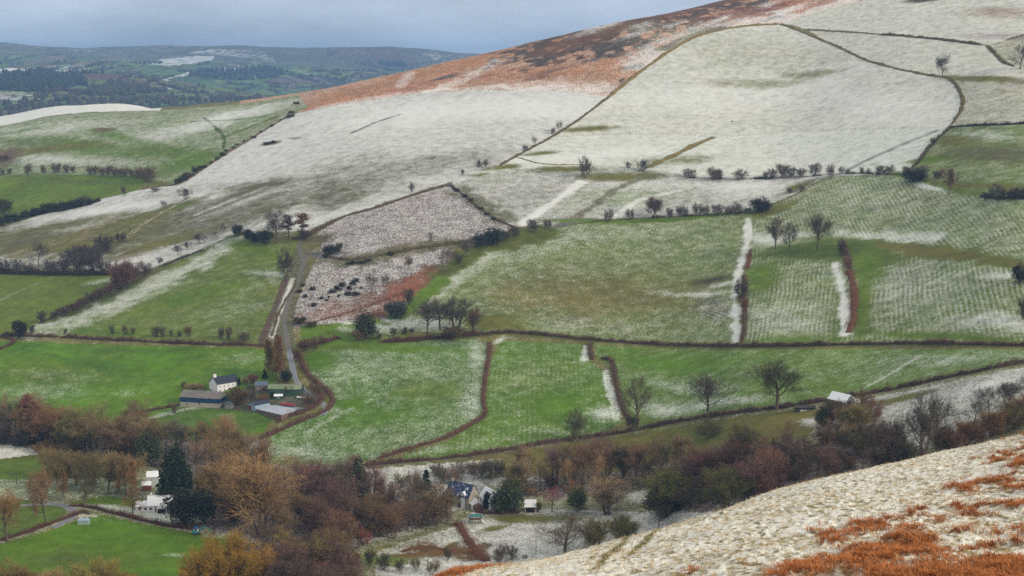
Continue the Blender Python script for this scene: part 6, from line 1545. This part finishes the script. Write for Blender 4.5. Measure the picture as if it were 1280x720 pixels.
M_TEAL = plain('teal_paint', (0.02, 0.24, 0.24), var=0.2, rough=0.45)
M_CABBLUE = plain('blue_cab_roof', (0.02, 0.14, 0.42), var=0.15, rough=0.4)
M_TRACKS = plain('rubber_and_mud', (0.06, 0.05, 0.045), var=0.3)
M_BUCKET = plain('rusty_steel', (0.10, 0.045, 0.035), var=0.3)
M_BROWNWOOD = plain('brown_planks', (0.11, 0.055, 0.04), var=0.3)


class Box:
    def __init__(self): self.V = []; self.F = []

    def box(self, x0, x1, y0, y1, z0, z1):
        b = len(self.V)
        self.V += [(x, y, z) for z in (z0, z1) for x, y in ((x0, y0), (x1, y0), (x1, y1), (x0, y1))]
        self.F += [tuple(b + i for i in f) for f in ((3, 2, 1, 0), (4, 5, 6, 7), (0, 1, 5, 4), (1, 2, 6, 5), (2, 3, 7, 6), (3, 0, 4, 7))]
        return self

    def poly(self, pts): 
        b = len(self.V); self.V += list(pts); self.F.append(tuple(range(b, b + len(pts)))); return self

    def slab(self, quad, th):
        b = len(self.V); q = [Vector(p) for p in quad]; nn = (q[1] - q[0]).cross(q[3] - q[0]).normalized()
        self.V += [tuple(p - nn * th * 0.0) for p in q] + [tuple(p + nn * th) for p in q]
        self.F += [tuple(b + i for i in f) for f in ((3, 2, 1, 0), (4, 5, 6, 7), (0, 1, 5, 4), (1, 2, 6, 5), (2, 3, 7, 6), (3, 0, 4, 7))]
        return self

    def bar(self, a, c, r0, r1=None, sides=6):
        r1 = r0 if r1 is None else r1
        a = np.array(a, float); c = np.array(c, float); d = c - a; d /= np.linalg.norm(d); u, v = perp(d); b = len(self.V)
        for p, r in ((a, r0), (c, r1)):
            for k in range(sides):
                t = 2 * math.pi * k / sides; self.V.append(tuple(p + (u * math.cos(t) + v * math.sin(t)) * r))
        for k in range(sides): self.F.append((b + k, b + (k + 1) % sides, b + sides + (k + 1) % sides, b + sides + k))
        self.F.append(tuple(b + k for k in range(sides))[::-1]); self.F.append(tuple(b + sides + k for k in range(sides)))
        return self

    def make(self, name, mat, parent=None, smooth=False): return mesh_obj(name, self.V, self.F, mat, parent, smooth)


def building(name, label, cat, px, rz, sx, sy, eave, ridge, wall, roof, axis='x', roof2=None, openings=(), chimneys=(), over=0.3, band=None, base=0.0, group=None):
    """Local frame: the near corner at the origin, x to one side, y to the other, the ridge along `axis`."""
    P = survey([px])[0]
    root = empty(name, (P[0], P[1], P[2] + base), R(rz)); tag(root, label, cat, group)
    B = Box(); b = -1.5
    if axis == 'x':
        g = [(0, 0), (sy, 0), (sy, eave), (sy / 2, ridge), (0, eave)]
        pt = lambda along, q: (along, q[0], q[1])
        ln = sx; wd = sy
    else:
        g = [(0, 0), (sx, 0), (sx, eave), (sx / 2, ridge), (0, eave)]
        pt = lambda along, q: (q[0], along, q[1])
        ln = sy; wd = sx
    gg = [(q[0], b if q[1] == 0 else q[1]) for q in g]
    B.poly([pt(0, q) for q in gg]).poly([pt(ln, q) for q in gg][::-1])
    B.poly([pt(0, gg[0]), pt(0, gg[4]), pt(ln, gg[4]), pt(ln, gg[0])]); B.poly([pt(0, gg[2]), pt(0, gg[1]), pt(ln, gg[1]), pt(ln, gg[2])])
    B.make('wall', wall, root)
    sl = (ridge - eave) / (wd / 2); o2 = over
    def side(s):
        x_e = -o2 if s == 0 else wd + o2
        z_e = eave - sl * o2
        q = [pt(-o2, (x_e, z_e)), pt(ln + o2, (x_e, z_e)), pt(ln + o2, (wd / 2, ridge)), pt(-o2, (wd / 2, ridge))]
        if (axis == 'x') == (s == 1): q = q[::-1]
        return [(p[0], p[1], p[2] + 0.03) for p in q]
    R1 = Box().slab(side(0), 0.14); 
    rf = None
    if roof2 is None:
        R1.slab(side(1), 0.14); rf = R1.make('roof', roof, root)
    else:
        rf = R1.make('roof', roof, root); Box().slab(side(1), 0.14).make('roof', roof2, root)
    for (al, w_, d_, h_) in chimneys:
        c = Box()
        p = pt(al, (wd / 2, ridge)); c.box(p[0] - w_ / 2, p[0] + w_ / 2, p[1] - d_ / 2, p[1] + d_ / 2, ridge - 0.6, ridge + h_)
        c.box(p[0] - w_ / 2 - .07, p[0] + w_ / 2 + .07, p[1] - d_ / 2 - .07, p[1] + d_ / 2 + .07, ridge + h_, ridge + h_ + .12)
        for s in (-0.25, 0.25): c.bar((p[0] + s * w_, p[1], ridge + h_ + .12), (p[0] + s * w_, p[1], ridge + h_ + .45), .12, .1)
        c.make('chimney', wall, rf)
    for (face, u, z, w_, h_, kind) in openings:
        # face 'x': the wall at y = 0; face 'y': the wall at x = 0
        def bx(u0, u1, d0, d1, z0, z1):
            if face == 'X': return Box().box(sx - d1, sx - d0, u0, u1, z0, z1)
            return Box().box(u0, u1, d0, d1, z0, z1) if face == 'x' else Box().box(d0, d1, u0, u1, z0, z1)
        if kind == 'window':
            f = bx(u, u + w_, -0.06, 0.02, z, z + h_).make('window', M_FRAMEW, root)
            bx(u + .09, u + w_ - .09, -0.075, 0.0, z + .09, z + h_ / 2 - .03).make('pane', M_GLASS, f)
            bx(u + .09, u + w_ - .09, -0.075, 0.0, z + h_ / 2 + .03, z + h_ - .09).make('pane', M_GLASS, f)
        elif kind == 'door':
            f = bx(u, u + w_, -0.05, 0.02, z, z + h_).make('door', M_BROWNWOOD, root)
            bx(u + w_ - .2, u + w_ - .12, -0.11, -0.051, z + 1.0, z + 1.12).make('handle', M_TRACKS, f)
        elif kind == 'opening':
            bx(u, u + w_, -0.04, 0.02, z, z + h_).make('doorway', M_DARKW, root)
        elif kind == 'shutter':
            bx(u, u + w_, -0.06, 0.02, z, z + h_).make('door', M_RED, root)
        else:
            bx(u, u + w_, -0.05, 0.015, z, z + h_).make('cladding', kind, root)
    return root


# --- farm across the valley
fh = [('x', 1.2 + 2.6 * i, 3.0, 0.75, 0.9, 'window') for i in range(4)] + [('x', 1.2 + 2.6 * i, 0.9, 0.8, 1.1, 'window') for i in (0, 1, 3)] + [('x', 6.5, 0.05, 1.0, 2.1, 'door'), ('y', 3.4, 3.2, 0.7, 0.8, 'window')]
building('farmhouse', 'white farmhouse with dark slate roof and white end chimney', 'house', (272, 492), 42, 13.2, 8.4, 4.9, 7.9, M_WHITEWASH, M_SLATE, openings=fh, chimneys=[(1.0, 1.7, 0.9, 1.3)])
building('barn', 'long barn with blue upper boards, cream wall and weathered grey roof', 'barn', (225, 508), -13, 22.0, 10.0, 5.0, 7.6, M_CREAM, M_ASB, openings=[('x', -0.02, 2.5, 22.04, 2.5, M_BLUE), ('x', 10.5, 1.6, 0.6, 0.8, 'opening'), ('x', 3.5, 1.0, 0.6, 0.6, 'opening'), ('X', 0.0, 2.6, 10.0, 2.4, M_BLUE)])
building('lean_to', 'small grey lean-to at the right end of the blue-fronted barn', 'shed', (281, 511), -13, 3.6, 4.5, 2.6, 3.4, plain('grey_block', (0.26, 0.25, 0.25)), M_BLUEGREY, axis='y')
building('shed', 'wide farm shed with pale sheet roof in front and bluish one behind', 'shed', (352, 527), 50, 22.0, 19.0, 3.4, 3.9, M_BRICKW, M_PALEROOF, axis='y', roof2=M_BLUEGREY, openings=[('x', 4.5, 0, 3.2, 2.8, 'opening'), ('x', 12.5, 0.3, 8.5, 2.6, M_LIGHTBLUE), ('y', 5.0, 1.2, 0.9, 0.7, 'opening')])
building('shed', 'light blue shed with navy roof and a red door', 'shed', (319, 515), 44, 9.0, 6.0, 3.4, 4.4, M_LIGHTBLUE, M_SLATE, axis='x', openings=[('y', 3.5, 0, 2.2, 2.5, 'shutter')])
building('shed', 'low shed with a bright red roof behind the wide shed', 'shed', (351, 508), -22, 7.5, 2.6, 1.5, 2.1, M_BRICKW, M_RED, base=-0.4)
building('shed', 'tall green shed with a mossy pale green roof', 'shed', (335, 497), -4, 17.0, 8.5, 4.6, 6.0, M_GREEN, M_MOSS, openings=[('x', 1.0, 0, 2.6, 3.0, 'opening')])
building('shed', 'brown stone shed with blue-grey slate roof beside the green one', 'shed', (319, 490), 4, 6.2, 6.0, 3.4, 4.9, M_DARKSTONE, plain('grey_slate', (0.10, 0.12, 0.17), rough=0.5), openings=[('x', 1.2, 1.2, 0.8, 1.0, 'window'), ('x', 4.0, 0, 1.0, 2.0, 'door')])
building('cabin', 'tiny green cabin with a white roof in the farmyard', 'cabin', (343, 500), 6, 4.0, 3.0, 2.0, 2.6, M_GREEN, M_SNOWROOF, openings=[('x', 1.4, 0.9, 1.1, 0.8, 'window')])

# --- bungalow at the lower left
building('bungalow', 'snow-roofed bungalow beside the tall black-green conifer', 'house', (184, 640), 6, 10.4, 9.0, 2.7, 5.6, M_WHITEWASH, M_SNOWROOF, openings=[('x', 0.8, 0.8, 1.4, 1.2, 'window'), ('x', 3.2, 0.1, 1.0, 2.0, 'door')], chimneys=[(1.2, 0.8, 0.8, 0.9)])
building('bungalow_wing', 'low white wing with snowy roof at the left of the bungalow', 'house', (170, 640), 6, 5.2, 4.6, 2.2, 3.9, M_WHITEWASH, M_SNOWROOF, openings=[('x', 1.0, 0.7, 1.2, 1.1, 'window'), ('x', 3.2, 0.7, 1.2, 1.1, 'window')])
building('porch', 'gabled porch with dark glass on the bungalow front', 'porch', (196, 643), 6, 4.0, 2.6, 2.3, 3.9, M_FRAMEW, M_SNOWROOF, axis='y', openings=[('x', 0.35, 0.3, 3.3, 1.9, 'opening')])
building('outbuilding', 'small red-brown outbuilding with snowy roof behind the bungalow', 'shed', (178, 614), 8, 3.6, 3.4, 2.6, 3.8, M_REDWALL, M_SNOWROOF)
building('outbuilding', 'pale taller building with snowy roof behind the black-green conifer', 'house', (184, 608), 10, 5.0, 5.0, 4.2, 6.0, plain('pale_render', (0.50, 0.52, 0.50), var=0.12), M_SNOWROOF, openings=[('x', 1.4, 2.0, 0.9, 1.1, 'window')])

# --- stone house in the valley
building('stone_house', 'stone gabled house with navy slate roof and a dormer', 'house', (586, 637), 55, 7.2, 12.0, 5.2, 9.6, M_STONE, M_SLATE_N, axis='y', chimneys=[(11.2, 0.9, 1.1, 0.9)],
         openings=[('y', 1.2, 3.4, 1.0, 1.3, 'window'), ('y', 1.2, 0.8, 1.2, 1.4, 'window'), ('y', 4.6, 3.4, 1.0, 1.3, 'window'), ('y', 4.4, 0.1, 1.1, 2.1, 'door'), ('y', 8.0, 0.8, 1.2, 1.4, 'window'), ('y', 8.0, 3.4, 1.0, 1.3, 'window'), ('x', 3.1, 5.6, 0.8, 1.2, 'window')])
building('dormer_gable', 'small white dormer gable on the front of the stone house', 'dormer', (581, 636), 55, 2.2, 2.0, 5.9, 7.0, M_FRAMEW, M_SNOWROOF, axis='x', over=0.2, openings=[('y', 0.5, 4.6, 1.0, 1.0, 'window')])
building('conservatory', 'white conservatory with snowy roof at the foot of the stone gable', 'conservatory', (590, 638), 24, 4.6, 4.0, 2.6, 4.4, M_FRAMEW, M_SNOWROOF, axis='y', openings=[('x', 0.5, 0.5, 1.6, 1.8, 'window'), ('x', 2.5, 0.5, 1.6, 1.8, 'window')])
building('garden_shed', 'brown gabled garden shed before the white conservatory', 'shed', (595, 641), 12, 2.8, 2.4, 2.0, 3.3, M_BROWNWOOD, plain('brown_felt', (0.13, 0.06, 0.045)), axis='y', openings=[('x', 0.9, 0.05, 1.0, 1.8, 'door')])
building('white_house', 'white gable-ended house with snowy roof behind the broad yew', 'house', (613, 638), 30, 5.4, 9.0, 4.0, 7.6, M_WHITEWASH, M_SNOWROOF, axis='y', openings=[('x', 2.2, 3.9, 0.9, 1.1, 'window')])
building('cart_shed', 'small open-fronted shed with snowy roof right of the broad yew', 'shed', (656, 641), 2, 4.5, 3.6, 2.7, 5.0, plain('pinkish_posts', (0.42, 0.30, 0.25)), M_SNOWROOF, openings=[('x', 0.45, 0, 3.5, 2.3, 'opening')])
plant('willow', 673, 640, 14, 'small yellow-green shrub against the open-fronted shed', c=(0.22, 0.20, 0.03), wpx=8)
# --- by the right wood
building('grey_barn', 'grey barn with snow-white roof half hidden by brown bushes', 'barn', (1056, 512), 38, 6.2, 9.0, 3.2, 5.8, plain('grey_green_boards', (0.13, 0.15, 0.14), var=0.3), M_SNOWROOF, axis='y', openings=[('x', 1.6, 1.0, 2.2, 2.2, 'opening')])
building('field_shed', 'low dark field shed with a pale front beside the low hedge', 'shed', (994, 516), -4, 8.4, 3.2, 2.2, 2.8, plain('black_boards', (0.05, 0.05, 0.05), var=0.3), plain('dark_felt', (0.06, 0.055, 0.05), var=0.3), openings=[('x', 2.2, 0.1, 6.0, 1.3, plain('pale_tarpaulin', (0.62, 0.60, 0.58), var=0.2))])

# ------------------------------------------------------------------ small things
def at(px): return survey([px])[0]


def digger():
    P = at((246, 668)); root = empty('excavator', P, R(-8)); tag(root, 'turquoise digger with blue-topped cab and lowered bucket beside the pasture', 'excavator')
    for s in (-0.7, 0.7):
        b = Box(); prof = [(-1.1, 0.1), (-0.9, 0.0), (0.9, 0.0), (1.15, 0.25), (1.0, 0.6), (-1.0, 0.6), (-1.2, 0.35)]
        n = len(prof); b.V = [(x, s + d, z) for d in (-0.2, 0.2) for x, z in prof]
        b.F = [tuple(range(n))[::-1], tuple(range(n, 2 * n))] + [(i, (i + 1) % n, n + (i + 1) % n, n + i) for i in range(n)]
        b.make('track', M_TRACKS, root)
    Box().box(-1.5, 0.6, -0.85, 0.85, 0.65, 1.45).box(-1.6, -1.0, -0.8, 0.8, 0.9, 1.75).make('body', M_TEAL, root)
    c = Box().box(-0.7, 0.7, -0.8, 0.25, 1.46, 2.55).make('cab', M_FRAMEW, root)
    Box().box(-0.78, 0.78, -0.88, 0.33, 2.56, 3.0).make('roof', M_CABBLUE, c)
    Box().box(-0.55, 0.55, -0.83, -0.79, 1.65, 2.4).make('window', M_GLASS, c)
    b = Box(); pts = [(0.6, 0.5, 1.2), (2.0, 0.5, 2.6), (3.0, 0.5, 2.9), (4.2, 0.5, 2.6)]
    for a, d in zip(pts[:-1], pts[1:]): b.bar(a, d, 0.26, 0.22, 4)
    b.make('boom', M_TEAL, root); Box().bar((4.1, 0.5, 2.7), (6.3, 0.5, 1.0), 0.2, 0.16, 4).make('arm', M_TEAL, root)
    k = Box(); pr = [(6.2, 1.1), (7.2, 1.1), (7.5, 0.6), (7.1, 0.1), (6.3, 0.2), (6.0, 0.6)]; n = len(pr)
    k.V = [(x, 0.5 + d, z) for d in (-0.5, 0.5) for x, z in pr]; k.F = [tuple(range(n))[::-1], tuple(range(n, 2 * n))] + [(i, (i + 1) % n, n + (i + 1) % n, n + i) for i in range(n)]
    k.make('bucket', M_BUCKET, root)


digger()


def pole(px, hpx, label):
    P = at(px); h = hpx * P[1] / F
    root = empty('utility_pole', P); tag(root, label, 'pole')
    Box().bar((0, 0, -0.4), (0, 0, h), 0.15, 0.10).make('pole', M_POST, root)
    Box().box(-0.7, 0.7, -0.06, 0.06, h - 0.6, h - 0.48).make('crossarm', M_POST, root)


pole((670, 693), 36, 'thin wooden pole standing in the snowy paddock by the crooked tree')
pole((936, 514), 24, 'thin wooden pole in the pasture between the two wide oaks')
pole((446, 640), 26, 'thin wooden pole in the middle wood')
pole((530, 618), 18, 'thin wooden pole beside the small pointed conifer')
pole((1203, 462), 12, 'short pole on the low hedge near the right edge')
pole((21, 605), 16, 'thin pole in the strip of grass under the upper left wood')


def picnic():
    P = at((656, 697)); root = empty('picnic_table', P, R(20)); tag(root, 'dark wooden picnic table on the snowy paddock', 'table')
    Box().box(-1.0, 1.0, -0.4, 0.4, 0.75, 0.82).make('tabletop', M_BROWNWOOD, root)
    for s in (-0.75, 0.75):
        Box().box(-1.0, 1.0, s - 0.14, s + 0.14, 0.42, 0.48).make('bench', M_BROWNWOOD, root)
    for x in (-0.7, 0.7): Box().bar((x, -0.8, -0.05), (x, 0.15, 0.75), 0.05).bar((x, 0.8, -0.05), (x, -0.15, 0.75), 0.05).make('leg', M_BROWNWOOD, root)


picnic()


def frame():
    P = at((587, 655)); root = empty('climbing_frame', P, R(5)); tag(root, 'blue-green garden climbing frame on posts below the stone house', 'climbing frame')
    for x in (0, 4.6):
        for y in (0, 2.2): Box().bar((x, y, -0.3), (x, y, 3.4), 0.09).make('post', M_BROWNWOOD, root)
    Box().box(-0.1, 4.7, -0.1, 2.3, 1.6, 1.72).make('platform', M_BROWNWOOD, root)
    Box().slab([(-0.2, -0.3, 2.9), (4.8, -0.3, 2.9), (4.8, 1.1, 3.7), (-0.2, 1.1, 3.7)], 0.06).make('canopy', plain('blue_green_canvas', (0.05, 0.16, 0.17)), root)
    Box().bar((4.6, 0.4, 1.7), (6.4, -1.2, 0.1), 0.25, 0.25).make('slide', M_FRAMEW, root)


frame()


def shelter():
    P = at((97, 656)); root = empty('field_shelter', P, R(-2)); tag(root, 'pale grey-green low field shelter in the corner of the bright pasture', 'shelter')
    g = plain('pale_green_board', (0.34, 0.42, 0.38), var=0.15)
    Box().box(0, 4.6, 0, 0.08, 0.0, 1.7).box(0, 0.08, 0.08, 1.6, 0, 1.7).box(4.52, 4.6, 0.08, 1.6, 0, 1.7).make('wall', g, root)
    Box().slab([(-0.1, -0.15, 1.72), (4.7, -0.15, 1.72), (4.7, 1.8, 2.05), (-0.1, 1.8, 2.05)], 0.06).make('roof', M_LIGHTBLUE, root)


shelter()


def trailer():
    P = at((371, 499)); root = empty('farm_trailer', P, R(-6)); tag(root, 'white flat farm trailer beside the lane above the red roof', 'trailer')
    Box().box(0, 4.2, 0, 1.9, 0.7, 0.95).make('bed', M_FRAMEW, root); Box().box(0, 0.08, 0, 1.9, 0.96, 1.4).make('headboard', M_FRAMEW, root)
    for x in (2.4, 3.3): Box().bar((x, -0.05, 0.35), (x, 0.2, 0.35), 0.35, 0.35, 12).make('wheel', M_TRACKS, root)
    Box().bar((0, 0.95, 0.75), (-1.3, 0.95, 0.6), 0.06).make('drawbar', M_TRACKS, root)


trailer()


def boulder(px, r, label):
    P = at(px); rs = np.random.RandomState(3)
    V = []; Fc = []; nl, ns = 6, 9
    for i in range(nl + 1):
        for k in range(ns):
            t = math.pi * i / nl; a = 2 * math.pi * k / ns; q = r * (1 + rs.uniform(-.18, .18))
            V.append((P[0] + q * math.sin(t) * math.cos(a), P[1] + q * math.sin(t) * math.sin(a), P[2] + r * 0.3 + 0.75 * q * math.cos(t)))
    for i in range(nl):
        for k in range(ns): Fc.append((i * ns + k, i * ns + (k + 1) % ns, (i + 1) * ns + (k + 1) % ns, (i + 1) * ns + k))
    tag(mesh_obj('boulder', V, Fc, plain('dark_rock', (0.035, 0.032, 0.03)), smooth=True), label, 'boulder')


boulder((915, 152), 0.8, 'small dark boulder alone in the middle of the big white field')
for pr in PROTO.values():                     # a first of its kind that found no place in the photograph
    for o in pr:
        if o.name in scene.objects and 'label' not in o:
            for ch in list(o.children): bpy.data.objects.remove(ch)
            bpy.data.objects.remove(o)
